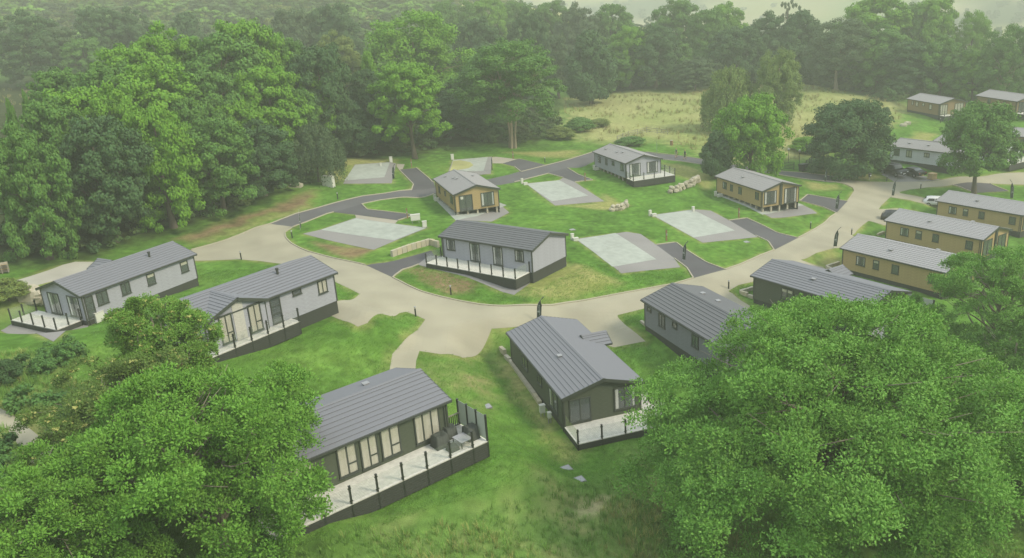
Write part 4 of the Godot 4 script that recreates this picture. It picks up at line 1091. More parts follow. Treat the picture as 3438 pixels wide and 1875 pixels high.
# ------------------------------------------------------------------ trees
# A crown in units of its radius: leafy clumps on limbs, height about 2. Returns [centre, radius] pairs.
func clumps(kind: String, n: int, seed_: int) -> Array:
	rng.seed = seed_
	var out := []
	var g := PI * (3.0 - sqrt(5.0))
	var ph := rng.randf() * TAU
	var lobe := Vector3()
	var lobe_r := 0.3
	for i in n:
		var v := (i + 0.5) / n
		var a := i * g + ph + rng.randf_range(-0.35, 0.35)
		var p := Vector3()
		var r := 0.3
		match kind:
			"dome", "fine", "sparse", "oak", "round":
				# lobes on the big limbs, each lobe carrying its own bunches of foliage
				var per := 6 if kind != "oak" else (14 if n > 600 else 9)
				if kind == "round": per = 4
				var lobes := maxi(1, n / per)
				if i % per == 0:
					var lv := (i / per + 0.5) / lobes
					var la := (i / per) * g + ph + rng.randf_range(-0.3, 0.3)
					var y := lerpf(-1.0, 0.97, pow(lv, 0.95))
					var rad := sqrt(maxf(0.0, 1.0 - absf(y) ** 2.1)) * 0.72
					if y < 0: rad = lerpf(rad, 0.80, 0.8) * (1.0 + 0.12 * y)
					var bump := 0.86 + 0.34 * noise_a.get_noise_3d(cos(la) * 9.0 + seed_, y * 9.0, sin(la) * 9.0) + rng.randf_range(-0.12, 0.14) * (1.7 if kind == "oak" else 1.0)
					lobe = Vector3(cos(la) * rad * bump, 0.96 + y * ((0.62 if y > 0.0 else 0.78) + 0.12 * bump), sin(la) * rad * bump)
					if (i / per) % 5 == 0: lobe = lobe.lerp(Vector3(0, 0.9, 0), 0.5)
					lobe_r = rng.randf_range(0.20, 0.34) if kind != "oak" else rng.randf_range(0.16, 0.27)
				var d := rv()
				d = (d + Vector3(lobe.x, 0.0, lobe.z) * 0.7 + Vector3(0, 0.45, 0)).normalized()
				p = lobe + Vector3(d.x, d.y * 0.75, d.z) * lobe_r
				r = rng.randf_range(0.11, 0.18)
				if kind == "oak": r = rng.randf_range(0.045, 0.085)
				if kind == "sparse": r *= 0.7
				if kind == "round":
					p.y = 0.12 + (p.y - 0.1) * 0.80
					r *= 1.15
			"limbs":
				var y := lerpf(-0.5, 0.95, v)
				var rad := sqrt(maxf(0.0, 1.0 - y * y)) * rng.randf_range(0.5, 0.85)
				p = Vector3(cos(a) * rad, 0.96 + y * 0.75, sin(a) * rad)
			"tall":
				var y := v
				var rad := 0.78 * pow(1.0 - y, 0.55) * (0.55 + 0.45 * smoothstep(0.0, 0.25, y)) + 0.06
				rad *= 1.0 + rng.randf_range(-0.25, 0.2)
				p = Vector3(cos(a) * rad, 0.12 + 1.72 * y, sin(a) * rad)
				if i % 4 == 0: p = p.lerp(Vector3(0, p.y, 0), 0.6)
				r = lerpf(0.32, 0.17, y) * rng.randf_range(0.8, 1.15)
			"conifer":
				var y := v
				var rad := 0.85 * (1.0 - y) ** 0.75 * (0.75 + 0.25 * sin(y * 30.0)) + 0.03
				p = Vector3(cos(a) * rad, 0.06 + 1.86 * y, sin(a) * rad)
				r = lerpf(0.27, 0.10, y)
			"cypress":
				var y := v
				var rad := 0.62 * sin(PI * clampf(0.16 + 0.84 * y, 0, 1)) ** 0.8 * rng.randf_range(0.7, 1.1)
				p = Vector3(cos(a) * rad, 0.05 + 1.85 * y, sin(a) * rad)
				r = lerpf(0.36, 0.16, y)
			"weep":
				var y := lerpf(0.1, 1.0, v)
				var rad := sqrt(maxf(0.0, 1.0 - y * y)) * 0.78 + 0.05
				p = Vector3(cos(a) * rad * rng.randf_range(0.6, 1.1), 0.5 + 1.3 * y, sin(a) * rad * rng.randf_range(0.6, 1.1))
				r = rng.randf_range(0.14, 0.24)
			"shrub":
				var y := v
				var rad := sqrt(1.0 - y * y) * 0.8
				p = Vector3(cos(a) * rad * rng.randf_range(0.6, 1.1), 0.25 + 0.95 * y * rng.randf_range(0.8, 1.1), sin(a) * rad * rng.randf_range(0.6, 1.1))
				r = rng.randf_range(0.22, 0.36)
		out.append([p, r])
	return out

# where the leaves sit: [position, normal] pairs in crown units
func leaf_spot(kind: String, c: Vector3, r: float) -> Array:
	var d := rv()
	d.y = d.y * 0.8 + 0.25
	var q := pow(rng.randf(), 0.38)
	var p := c + Vector3(d.x, d.y * 0.72, d.z) * r * q
	if kind == "weep":
		p = c + Vector3(d.x, d.y, d.z) * r * q * 0.7
		p.y -= absf(rng.randfn(0, 0.34)) * 1.1
		p.x += (c.x) * 0.1
		p.z += (c.z) * 0.1
	elif kind == "conifer":
		p = c + Vector3(d.x, d.y * 0.55, d.z) * r * q + Vector3(0, -0.10 * q, 0)
	elif kind == "cypress":
		p = c + Vector3(d.x * 0.5, d.y * 1.3, d.z * 0.5) * r * q
	var n := (d * 0.8 + Vector3(c.x, 0, c.z) * 0.3 + Vector3(0, 0.35, 0) + rv() * 0.7).normalized()
	return [p, n]

func crown_mesh(kind: String, nclump: int, nleaf: int, leaf: float, seed_: int, tints := 0.28) -> ArrayMesh:
	var cl := clumps(kind, nclump, seed_)
	var vs := PackedVector3Array()
	var cs := PackedColorArray()
	var ix := PackedInt32Array()
	vs.resize(nleaf * 4); cs.resize(nleaf * 4); ix.resize(nleaf * 6)
	var tot := 0.0
	var acc := []
	for c in cl:
		tot += c[1] * c[1]; acc.append(tot)
	var ci := 0
	for i in nleaf:
		while ci < cl.size() - 1 and acc[ci] < tot * i / nleaf: ci += 1
		var c: Vector3 = cl[ci][0]
		var r: float = cl[ci][1]
		var sp := leaf_spot(kind, c, r)
		var p: Vector3 = sp[0]
		var n: Vector3 = sp[1]
		var u := n.cross(rv()).normalized()
		if kind == "cypress" or kind == "weep": u = (u * 0.4 + Vector3(0, -1.0 if kind == "weep" else 1.0, 0)).normalized()
		var w := n.cross(u).normalized()
		var l := leaf * rng.randf_range(0.65, 1.35)
		var fold := n * l * 0.18
		var k := i * 4
		vs[k] = p - u * l * 0.5
		vs[k + 1] = p + w * l * 0.34 + fold
		vs[k + 2] = p + u * l * 0.5
		vs[k + 3] = p - w * l * 0.34 + fold
		var b := 1.0 + rng.randf_range(-tints, tints)
		var yl := rng.randf_range(-0.12, 0.16)
		var col := Color(b * (1.0 + yl), b, b * (1.0 - yl))
		for q in 4: cs[k + q] = col
		var m := i * 6
		ix[m] = k; ix[m + 1] = k + 1; ix[m + 2] = k + 3
		ix[m + 3] = k + 1; ix[m + 4] = k + 2; ix[m + 5] = k + 3
	var ar := []
	ar.resize(Mesh.ARRAY_MAX)
	ar[Mesh.ARRAY_VERTEX] = vs
	ar[Mesh.ARRAY_COLOR] = cs
	ar[Mesh.ARRAY_INDEX] = ix
	var me := ArrayMesh.new()
	me.add_surface_from_arrays(Mesh.PRIMITIVE_TRIANGLES, ar)
	return me

# trunk and limbs in metres for a tree of that height and crown
func wood_mesh(kind: String, H: float, R: float, cb: float, seed_: int, stems := 1, nlimb := 14) -> ArrayMesh:
	var s := new_st()
	s.set_smooth_group(0)
	rng.seed = seed_ + 77
	var r0 := clampf(H * 0.022 + 0.03, 0.06, 0.55) / sqrt(stems)
	var hc := H * (1.0 - cb)
	for st in stems:
		var a := TAU * st / stems + 0.4
		var foot := Vector3(cos(a), 0, sin(a)) * (0.0 if stems == 1 else 0.55)
		var lean := Vector3(cos(a), 0, sin(a)) * (0.0 if stems == 1 else R * 0.42)
		var bend := Vector3(rng.randf_range(-1, 1), 0, rng.randf_range(-1, 1)) * H * 0.02
		var pts := []
		var rad := []
		for k in 7:
			var t := k / 6.0
			pts.append(foot + lean * t * t + bend * sin(t * 5.0) + Vector3(0, t * (H * 0.80) - (0.4 if k == 0 else 0.0), 0))
			rad.append(r0 * (1.5 if k == 0 else lerpf(1.0, 0.25, t)))
		tube(s, pts, rad, 8)
		if kind in ["cypress", "conifer"]: continue
		for c in clumps("tall" if kind == "tall" else ("weep" if kind == "weep" else "limbs"), nlimb, seed_ + st * 31 + 5):
			var tip := Vector3(c[0].x * R * 0.74, H * cb + (0.2 + c[0].y * 0.82) * hc / 2.0, c[0].z * R * 0.74)
			var t := clampf(tip.y / (H * 0.8) - 0.28, maxf(cb * 0.8, 0.1), 0.9)
			var from: Vector3 = pts[int(t * 6)].lerp(pts[mini(int(t * 6) + 1, 6)], t * 6 - int(t * 6))
			var mid := from.lerp(tip, 0.5) + Vector3(rng.randf_range(-1, 1), 0.9, rng.randf_range(-1, 1)) * R * 0.08
			var rr := r0 * lerpf(0.45, 0.2, t)
			var m1 := from.lerp(mid, 0.5) + Vector3(rng.randf_range(-1, 1), rng.randf_range(-0.6, 0.3), rng.randf_range(-1, 1)) * R * 0.045
			var m2 := mid.lerp(tip, 0.5) + Vector3(rng.randf_range(-1, 1), rng.randf_range(-0.2, 0.8), rng.randf_range(-1, 1)) * R * 0.05
			tube(s, [from, m1, mid, m2, tip], [rr, rr * 0.8, rr * 0.6, rr * 0.35, 0.015], 5)
			for q in 2:
				var tw := tip + (rv() + (tip - mid).normalized()) * R * 0.16
				tube(s, [mid.lerp(tip, 0.4 + 0.3 * q), tw], [rr * 0.45, 0.012], 4)
	return done(s)

var crowns := {}
func crown_for(kind: String, alt: int) -> ArrayMesh:
	var key := kind + str(alt)
	if not crowns.has(key):
		match kind:
			"dome": crowns[key] = crown_mesh("dome", 230 + 20 * alt, 34000, 0.055, 100 + alt)
			"round": crowns[key] = crown_mesh("round", 330, 36000, 0.055, 150 + alt)
			"fine": crowns[key] = crown_mesh("fine", 340, 40000, 0.042, 200 + alt)
			"tall": crowns[key] = crown_mesh("tall", 80, 24000, 0.07, 300 + alt)
			"conifer": crowns[key] = crown_mesh("conifer", 130, 22000, 0.07, 400 + alt)
			"cypress": crowns[key] = crown_mesh("cypress", 46, 12000, 0.11, 500 + alt)
			"weep": crowns[key] = crown_mesh("weep", 90, 26000, 0.055, 600 + alt)
			"sparse": crowns[key] = crown_mesh("sparse", 90, 5000, 0.07, 700 + alt)
			"shrub": crowns[key] = crown_mesh("shrub", 34, 9000, 0.085, 800 + alt)
	return crowns[key]

var tree_no := 0
func tree(called: String, kind: String, colour: String, x: float, z: float, H: float, R: float, cb: float, label: String, group := "trees of the woodland", stems := 1) -> Node3D:
	tree_no += 1
	var t := thing(called, label, "tree" if kind != "shrub" else "shrub", on(x, z), rng.randf() * 0.0, group)
	var alt := tree_no % (4 if kind == "dome" else 2)
	var c := part("crown", crown_for(kind, alt), M["leaf_" + colour], t)
	var hs := H * (1.0 - cb) / (1.98 if not kind in ["shrub", "dome", "fine", "round"] else (1.35 if kind == "shrub" else 1.86))
	if kind == "round": hs = H * (1.0 - cb) / 1.55
	var rs := R * (0.86 if kind == "round" else 1.0)
	c.transform = Transform3D(Basis.from_euler(Vector3(0, tree_no * 2.4, 0)).scaled(Vector3(rs, hs, rs)), Vector3(0, H * cb - 0.02 * H, 0))
	part("trunk", wood_mesh(kind, H, R, cb, 900 + tree_no, stems, 9 if R < 6 else 13), M.bark_pale if colour in ["pale"] or stems > 1 or called.contains("birch") or called.contains("ash") else M.bark, t)
	return t

# a big tree close by: thousands of leafy sprigs on its limbs
func big_tree(called: String, label: String, x: float, z: float, H: float, R: float, cb: float, kind: String, nclump: int, nspr: int, leaf: float, mate: Material, seed_: int, lift := 0.0, group := "trees nearest the viewer") -> Node3D:
	var t := thing(called, label, "tree", on(x, z), 0.0, group)
	var cl := clumps(kind, nclump, seed_)
	var hs := H * (1.0 - cb) / 1.98
	var vs := PackedVector3Array()
	var cs := PackedColorArray()
	var ix := PackedInt32Array()
	const PER := 13
	var nl := nspr * PER
	vs.resize(nl * 4); cs.resize(nl * 4); ix.resize(nl * 6)
	var tot := 0.0
	for c in cl: tot += c[1] * c[1]
	var i := 0
	var li := 0
	rng.seed = seed_ + 9
	for k in cl.size():
		var c: Vector3 = cl[k][0]
		var r: float = cl[k][1]
		var n := int(nspr * r * r / tot)
		if k == cl.size() - 1: n = nspr - i
		var tone := rng.randf_range(0.72, 1.28)
		for q in n:
			if i >= nspr: break
			i += 1
			var sp := leaf_spot(kind, c, r)
			var p: Vector3 = sp[0] * Vector3(R, hs, R) + Vector3(0, H * cb, 0)
			var up: Vector3 = (sp[1] + Vector3(0, 0.5, 0)).normalized()
			var xx := up.cross(rv()).normalized()
			var zz := xx.cross(up)
			var b := tone * rng.randf_range(0.85, 1.15)
			var base := Color(b * rng.randf_range(0.94, 1.1), b, b * rng.randf_range(0.85, 1.08))
			for e in PER:
				var d := rv()
				d.y = absf(d.y) * 0.6 + 0.1
				d = (xx * d.x + up * d.y + zz * d.z).normalized()
				var l := leaf * rng.randf_range(0.75, 1.4)
				var lp := p + d * leaf * rng.randf_range(0.5, 2.6)
				var u := (d + rv() * 0.5).normalized()
				var w := u.cross(up + rv() * 0.7).normalized() * l * 0.29
				var fo := u.cross(w).normalized() * l * 0.12
				var m := lp + u * l * 0.55
				var v := li * 4
				vs[v] = lp; vs[v + 1] = m - w + fo; vs[v + 2] = lp + u * l; vs[v + 3] = m + w + fo
				var lb := rng.randf_range(0.8, 1.2)
				var col := Color(base.r * lb, base.g * lb, base.b * lb)
				cs[v] = col; cs[v + 1] = col; cs[v + 2] = col; cs[v + 3] = col
				var o := li * 6
				ix[o] = v; ix[o + 1] = v + 1; ix[o + 2] = v + 2
				ix[o + 3] = v; ix[o + 4] = v + 2; ix[o + 5] = v + 3
				li += 1
	var ar := []
	ar.resize(Mesh.ARRAY_MAX)
	ar[Mesh.ARRAY_VERTEX] = vs
	ar[Mesh.ARRAY_COLOR] = cs
	ar[Mesh.ARRAY_INDEX] = ix
	var me := ArrayMesh.new()
	me.add_surface_from_arrays(Mesh.PRIMITIVE_TRIANGLES, ar)
	part("crown", me, mate, t)
	part("trunk", wood_mesh("dome", H, R, cb, seed_ + 1, 1, clampi(int(R * 5.0), 10, 46)), M.bark_grey, t)
	return t

func scatter(called: String, label: String, mesh: Mesh, m: Material, spots: Array, kind := "stuff") -> void:
	# spots: [position, scale vector, turn, colour]
	var mm := MultiMesh.new()
	mm.transform_format = MultiMesh.TRANSFORM_3D
	mm.use_colors = true
	mm.mesh = mesh
	mm.instance_count = spots.size()
	for i in spots.size():
		var s = spots[i]
		mm.set_instance_transform(i, Transform3D(Basis.from_euler(Vector3(0, s[2], 0)).scaled_local(s[1]), s[0]))
		mm.set_instance_color(i, s[3])
	var o := MultiMeshInstance3D.new()
	o.name = nm(called)
	o.multimesh = mm
	o.material_override = m
	add_child(o)
	tag(o, label, called.replace("_", " "), "", kind)

func tuft_mesh(blades: int, h: float, spread: float, seed_: int, w := 0.02) -> ArrayMesh:
	rng.seed = seed_
	var s := new_st()
	for i in blades:
		var a := rng.randf() * TAU
		var o := Vector3(cos(a), 0, sin(a)) * spread * rng.randf()
		var lean := Vector3(cos(a), 0, sin(a)) * h * rng.randf_range(0.15, 0.7)
		var r := Vector3(-sin(a), 0, cos(a)) * w
		var hh := h * rng.randf_range(0.6, 1.2)
		var m := o + lean * 0.35 + Vector3(0, hh * 0.6, 0)
		var b := rng.randf_range(0.75, 1.25)
		s.set_color(Color(b * rng.randf_range(0.95, 1.15), b, b * 0.95))
		quad(s, o - r, o + r, m + r * 0.7, m - r * 0.7)
		tri(s, m - r * 0.7, m + r * 0.7, o + lean + Vector3(0, hh * 0.9, 0))
	return done(s)

func inside_any(p: Vector2, polys: Array) -> bool:
	for q in polys:
		if Geometry2D.is_point_in_polygon(p, q): return true
	return false
# ------------------------------------------------------------------ small things
func bollard(x: float, z: float, label: String) -> void:
	var t := thing("bollard_light", label, "bollard", on(x, z), 0.0, "bollard lights along the roads")
	var s := new_st()
	lathe(s, [Vector2(0.075, -0.1), Vector2(0.075, 0.78), Vector2(0.0, 0.78)], 12)
	part("post", done(s), M.black_paint, t)
	s = new_st()
	lathe(s, [Vector2(0.06, 0.78), Vector2(0.06, 0.9), Vector2(0.0, 0.9)], 12)
	part("lens", done(s), M.white_plastic, t)
	s = new_st()
	lathe(s, [Vector2(0.0, 0.9), Vector2(0.115, 0.9), Vector2(0.115, 0.925), Vector2(0.06, 0.96), Vector2(0.0, 0.965)], 14)
	part("cap", done(s), M.grey_metal, t)

func flag(x: float, z: float, turn: float, h: float, label: String) -> void:
	var t := thing("feather_flag", label, "flag", on(x, z), turn, "feather flags beside the plots")
	var s := new_st()
	var pole := []
	var rad := []
	for k in 12:
		var q := k / 11.0
		pole.append(Vector3(0.62 * maxf(0, q - 0.5) ** 2 / 0.25 + 0.16 * q, h * q - 0.2 * maxf(0, q - 0.6), 0))
		rad.append(lerpf(0.025, 0.012, q))
	tube(s, pole, rad, 6)
	part("pole", done(s), M.grey_metal, t)
	s = new_st()
	var n := 18
	var old := []
	for k in n + 1:
		var q := lerpf(0.09, 1.0, float(k) / n)
		var fi := q * 11.0
		var a: Vector3 = pole[int(fi)].lerp(pole[mini(int(fi) + 1, 11)], fi - int(fi))
		var wide := lerpf(0.40, 0.46, q) if q < 0.6 else lerpf(0.46, 0.06, ((q - 0.6) / 0.4) ** 1.6)
		var z0 := 0.03 * sin(q * 5.0)
		var b := Vector3(maxf(a.x, 0.16 * q + wide), a.y - 0.10 * q, z0)
		if k > 0:
			for e in [0.006, -0.006]:
				quad(s, old[0] + Vector3(0, 0, e), old[1] + Vector3(0, 0, e), b + Vector3(0, 0, e), a + Vector3(0, 0, e))
		old = [a, b]
	part("sail", done(s), M.flag_cloth, t)
	for e in [1.0, -1.0]:
		var tx := TextMesh.new()
		tx.text = "Bryn Morfydd"
		var fo := SystemFont.new()
		fo.font_names = PackedStringArray(["Droid Serif"])
		tx.font = fo
		tx.font_size = 32
		tx.pixel_size = 0.0046
		tx.depth = 0.006
		var m := part("lettering", tx, M.flag_print, t)
		m.position = Vector3(0.30, h * 0.46, 0.045 * e)
		m.rotation = Vector3(0, 0 if e > 0 else PI, PI / 2)
		var lf := new_st()
		for q in 5:
			var an := lerpf(-1.1, 1.1, q / 4.0)
			var d := Vector3(sin(an), cos(an), 0)
			var r := Vector3(cos(an), -sin(an), 0)
			var o := Vector3(0.22, h * 0.36, 0.04 * e)
			quad(lf, o, o + d * 0.1 + r * 0.03, o + d * 0.2, o + d * 0.1 - r * 0.03)
		part("leaf_emblem", done(lf), M.flag_print, t)

func cabinet(x: float, z: float, w: float, h: float, d: float, turn: float, label: String, called := "service_box", legs := 0.0) -> void:
	var t := thing(called, label, "utility box", on(x, z), turn, "pale service boxes beside the plots")
	var s := new_st()
	box(s, Vector3(-w / 2, legs - 0.03, -d / 2), Vector3(w / 2, legs + h, d / 2))
	part("body", done(s), M.white_plastic, t)
	part("lid", boxmesh(Vector3(-w / 2 - 0.03, legs + h, -d / 2 - 0.03), Vector3(w / 2 + 0.03, legs + h + 0.04, d / 2 + 0.03)), M.white_plastic, t)
	part("door", boxmesh(Vector3(-w / 2 + 0.04, legs + 0.06, d / 2), Vector3(w / 2 - 0.04, legs + h - 0.05, d / 2 + 0.012)), M.pale_plastic, t)
	if legs > 0:
		for e in [-1, 1]:
			part("leg", boxmesh(Vector3(e * w * 0.35 - 0.03, -0.1, -0.03), Vector3(e * w * 0.35 + 0.03, legs, 0.03)), M.grey_metal, t)

func wooden_post(x: float, z: float, label: String) -> void:
	var t := thing("service_post", label, "post", on(x, z), 0.2, "wooden service posts beside the bays")
	part("post", boxmesh(Vector3(-0.08, -0.2, -0.08), Vector3(0.08, 1.35, 0.08)), M.timber, t)
	var s := new_st()
	quad(s, Vector3(-0.1, 1.35, -0.1), Vector3(0.1, 1.35, -0.1), Vector3(0.1, 1.43, 0.1), Vector3(-0.1, 1.43, 0.1))
	box(s, Vector3(-0.1, 1.34, -0.1), Vector3(0.1, 1.36, 0.1))
	part("cap", done(s), M.timber, t)
	part("socket", boxmesh(Vector3(-0.06, 0.7, 0.08), Vector3(0.06, 0.95, 0.14)), M.grey_metal, t)

func cover(x: float, z: float, label: String, w := 0.6, turn := 0.4, h := 0.03) -> void:
	var t := thing("manhole_cover", label, "manhole cover", on(x, z), turn, "grey manhole covers in the grass")
	part("surround", boxmesh(Vector3(-w * 0.6, -0.06, -w * 0.6), Vector3(w * 0.6, h, w * 0.6)), M.concrete_dark, t)
	part("lid", boxmesh(Vector3(-w / 2, h, -w / 2), Vector3(w / 2, h + 0.015, w / 2)), M.grey_metal, t)

func rock_mesh(seed_: int, size: Vector3, sub := 7) -> ArrayMesh:
	var s := new_st()
	var n := FastNoiseLite.new()
	n.seed = seed_
	n.frequency = 0.9
	var pt := func(i: int, j: int) -> Vector3:
		var v := PI * j / sub
		var u := TAU * (i % (sub * 2)) / (sub * 2)
		var d := Vector3(sin(v) * cos(u), cos(v), sin(v) * sin(u))
		d = Vector3(signf(d.x) * absf(d.x) ** 0.7, signf(d.y) * absf(d.y) ** 0.7, signf(d.z) * absf(d.z) ** 0.7)
		return d * size * (1.0 + 0.45 * n.get_noise_3dv(d * 1.5))
	for j in sub:
		for i in sub * 2:
			quad(s, pt.call(i, j), pt.call(i + 1, j), pt.call(i + 1, j + 1), pt.call(i, j + 1))
	return done(s)

func stone_wall(flat: Array, label: String, size: float, count: int, rows: int) -> void:
	var pl := pack(flat)
	var t := thing("boulder_wall", label, "stone wall", on(pl[0].x, pl[0].y))
	var cv := Curve2D.new()
	for p in pl: cv.add_point(p)
	rng.seed = count * 7 + rows
	var kinds := []
	for k in 5: kinds.append(rock_mesh(40 + k, Vector3(size * 0.62, size * 0.42, size * 0.5)))
	for r in rows:
		for k in count:
			var p := cv.sample_baked(cv.get_baked_length() * (k + 0.5 * (r % 2)) / count)
			var o := part("boulder", kinds[rng.randi() % 5], M.pale_stone if rng.randf() < 0.6 else M.stone, t)
			o.position = on(p.x + rng.randf_range(-0.1, 0.1), p.y + rng.randf_range(-0.1, 0.1), size * (0.28 + 0.7 * r)) - t.position
			o.rotation = Vector3(rng.randf_range(-0.2, 0.2), rng.randf() * TAU, rng.randf_range(-0.2, 0.2))
			o.scale = Vector3.ONE * rng.randf_range(0.75, 1.2)

func block_wall(flat: Array, label: String, h: float, block := 0.9, deep := 0.32) -> void:
	# dressed blocks in a row, each its own piece, stepping with the ground
	var pl := pack(flat)
	var t := thing("retaining_wall", label, "wall", on(pl[0].x, pl[0].y))
	rng.seed = int(h * 100) + pl.size()
	for k in pl.size() - 1:
		var a := pl[k]
		var b := pl[k + 1]
		var n := maxi(1, int(round(a.distance_to(b) / block)))
		for q in n:
			var p := a.lerp(b, (q + 0.04) / n)
			var r := a.lerp(b, (q + 0.96) / n)
			var y := maxf(hq(p.x, p.y), hq(r.x, r.y)) + h
			var s := new_st()
			bar(s, Vector3(p.x, y - h * 0.5 - 0.1, p.y) - t.position, Vector3(r.x, y - h * 0.5 - 0.1, r.y) - t.position, deep, h + 0.2)
			part("stone_block", done(s), M.pale_stone if rng.randf() < 0.7 else M.cream_stone, t)

# cars are lofted from outlines: x along the car, y up
func car(called: String, label: String, at: Vector3, turn: float, long: float, wide: float, tall: float, style: String, paint: Material) -> void:
	var t := thing(called, label, "car", at, turn)
	var lower: Array
	var roof: Array
	var belt := tall * 0.58
	if style == "suv":
		lower = [Vector2(-0.5, 0.27), Vector2(-0.5, 0.62), Vector2(-0.47, 0.93), Vector2(-0.40, 0.97), Vector2(0.16, 0.97), Vector2(0.24, 0.63), Vector2(0.46, 0.58), Vector2(0.5, 0.5), Vector2(0.5, 0.27)]
	elif style == "saloon":
		lower = [Vector2(-0.5, 0.25), Vector2(-0.5, 0.55), Vector2(-0.46, 0.68), Vector2(-0.34, 0.72), Vector2(-0.19, 0.97), Vector2(0.08, 0.98), Vector2(0.24, 0.66), Vector2(0.44, 0.55), Vector2(0.5, 0.42), Vector2(0.5, 0.2)]
	else:
		lower = [Vector2(-0.5, 0.25), Vector2(-0.5, 0.56), Vector2(-0.46, 0.72), Vector2(-0.38, 0.93), Vector2(-0.24, 0.98), Vector2(0.06, 0.98), Vector2(0.24, 0.66), Vector2(0.44, 0.54), Vector2(0.5, 0.4), Vector2(0.5, 0.2)]
	var half := func(y: float) -> float:
		var q := y / tall
		if q > 0.58: return wide * lerpf(0.49, 0.38 if style != "suv" else 0.44, (q - 0.58) / 0.42)
		return wide * lerpf(0.47, 0.5, clampf((q - 0.2) / 0.2, 0, 1))
	var pts := []
	for p in lower: pts.append(Vector2(p.x * long, p.y * tall))
	var s := new_st()
	s.set_smooth_group(0)
	var n := pts.size()
	for k in n:
		var a: Vector2 = pts[k]
		var b: Vector2 = pts[(k + 1) % n]
		var wa: float = half.call(a.y)
		var wb: float = half.call(b.y)
		quad(s, Vector3(a.x, a.y, -wa), Vector3(a.x, a.y, wa), Vector3(b.x, b.y, wb), Vector3(b.x, b.y, -wb))
	var poly := PackedVector2Array(pts)
	var tr := Geometry2D.triangulate_polygon(poly)
	for e in [-1.0, 1.0]:
		# side panels bulge: cut the outline at the belt line
		for q in range(0, tr.size(), 3):
			var v := []
			for w in 3:
				var p := poly[tr[q + w]]
				v.append(Vector3(p.x, p.y, e * half.call(p.y)))
			tri(s, v[0], v[1], v[2])
	part("body", done(s), paint, t)
	# side glass, windscreen and rear window, a little proud of the body
	for e in [-1.0, 1.0]:
		var g := new_st()
		var x0 := -0.44 if style == "suv" else (-0.24 if style == "saloon" else -0.36)
		var x1 := 0.17
		var sp := 0.055 if style != "suv" else 0.02
		for w in [[x0, (x0 + x1) / 2 - 0.01], [(x0 + x1) / 2 + 0.01, x1]]:
			var pv := []
			for c in [Vector2(w[0], 0.63), Vector2(w[1], 0.63), Vector2(w[1] - (sp if w[1] == x1 else 0.0), 0.9), Vector2(w[0] + (sp if w[0] == x0 else 0.0), 0.9)]:
				pv.append(Vector3(c.x * long, c.y * tall, e * (float(half.call(c.y * tall)) + 0.035)))
			quad(g, pv[0], pv[1], pv[2], pv[3])
		part("side_window", done(g), M.car_glass, t)
	for f in [true, false]:
		var g := new_st()
		var a: Vector2
		var b: Vector2
		if f:
			a = Vector2(0.235, 0.68); b = Vector2(0.095, 0.95)
			if style == "suv": a = Vector2(0.232, 0.67); b = Vector2(0.165, 0.95)
		else:
			a = Vector2(-0.335, 0.75); b = Vector2(-0.205, 0.95)
			if style == "suv": a = Vector2(-0.492, 0.68); b = Vector2(-0.475, 0.9)
			elif style == "hatch": a = Vector2(-0.455, 0.75); b = Vector2(-0.385, 0.93)
		var off := Vector3(0.012 if f else -0.012, 0.018, 0) * long / 3.0
		var wa: float = float(half.call(a.y * tall)) - 0.06
		var wb: float = float(half.call(b.y * tall)) - 0.08
		var qa := Vector3(a.x * long, a.y * tall, 0) + off
		var qb := Vector3(b.x * long, b.y * tall, 0) + off
		quad(g, qa - Vector3(0, 0, wa), qa + Vector3(0, 0, wa), qb + Vector3(0, 0, wb), qb - Vector3(0, 0, wb))
		part("windscreen" if f else "rear_window", done(g), M.car_glass_pale, t)
	var wr := tall * (0.2 if style == "suv" else 0.22)
	for e in [-1.0, 1.0]:
		for f in [-0.30, 0.31]:
			var tf := Transform3D(Basis(Vector3.RIGHT, PI / 2), Vector3(f * long, wr, e * (wide / 2 - 0.1)))
			var ty := new_st()
			lathe(ty, [Vector2(wr * 0.62, -0.11), Vector2(wr, -0.1), Vector2(wr, 0.1), Vector2(wr * 0.62, 0.11)], 18, tf)
			var wheel := part("wheel", done(ty), M.rubber, t)
			var ri := new_st()
			for sp in 5:
				var an := TAU * sp / 5
				bar(ri, tf * Vector3(0, e * -0.0, 0), tf * Vector3(cos(an) * wr * 0.6, 0, sin(an) * wr * 0.6), wr * 0.2, 0.2, Vector3(0, 0, 1))
			lathe(ri, [Vector2(wr * 0.56, -0.105), Vector2(wr * 0.66, -0.105), Vector2(wr * 0.66, 0.105), Vector2(wr * 0.56, 0.105)], 18, tf)
			part("rim", done(ri), M.alloy, wheel)
		part("headlight", boxmesh(Vector3(long * 0.475, tall * 0.40, e * wide * 0.36 - 0.16), Vector3(long * 0.503, tall * 0.48, e * wide * 0.36 + 0.16)), M.lamp_glass, t)
		part("tail_light", boxmesh(Vector3(-long * 0.503, tall * 0.48, e * wide * 0.38 - 0.12), Vector3(-long * 0.47, tall * 0.58, e * wide * 0.38 + 0.12)), M.red_plastic, t)
		part("mirror", boxmesh(Vector3(long * 0.15, tall * 0.62, e * wide * 0.55 - 0.09), Vector3(long * 0.18, tall * 0.70, e * wide * 0.55 + 0.09)), paint, t)
	for e in [-1.0, 1.0]:
		part("licence_plate", boxmesh(Vector3(e * long * 0.503 - 0.008, tall * 0.27, -0.26), Vector3(e * long * 0.503 + 0.008, tall * 0.34, 0.26)), M.white_print if e > 0 else M.yellow_plate, t)
	part("grille", boxmesh(Vector3(long * 0.49, tall * 0.38, -wide * 0.22), Vector3(long * 0.504, tall * 0.47, wide * 0.22)), M.rubber, t)
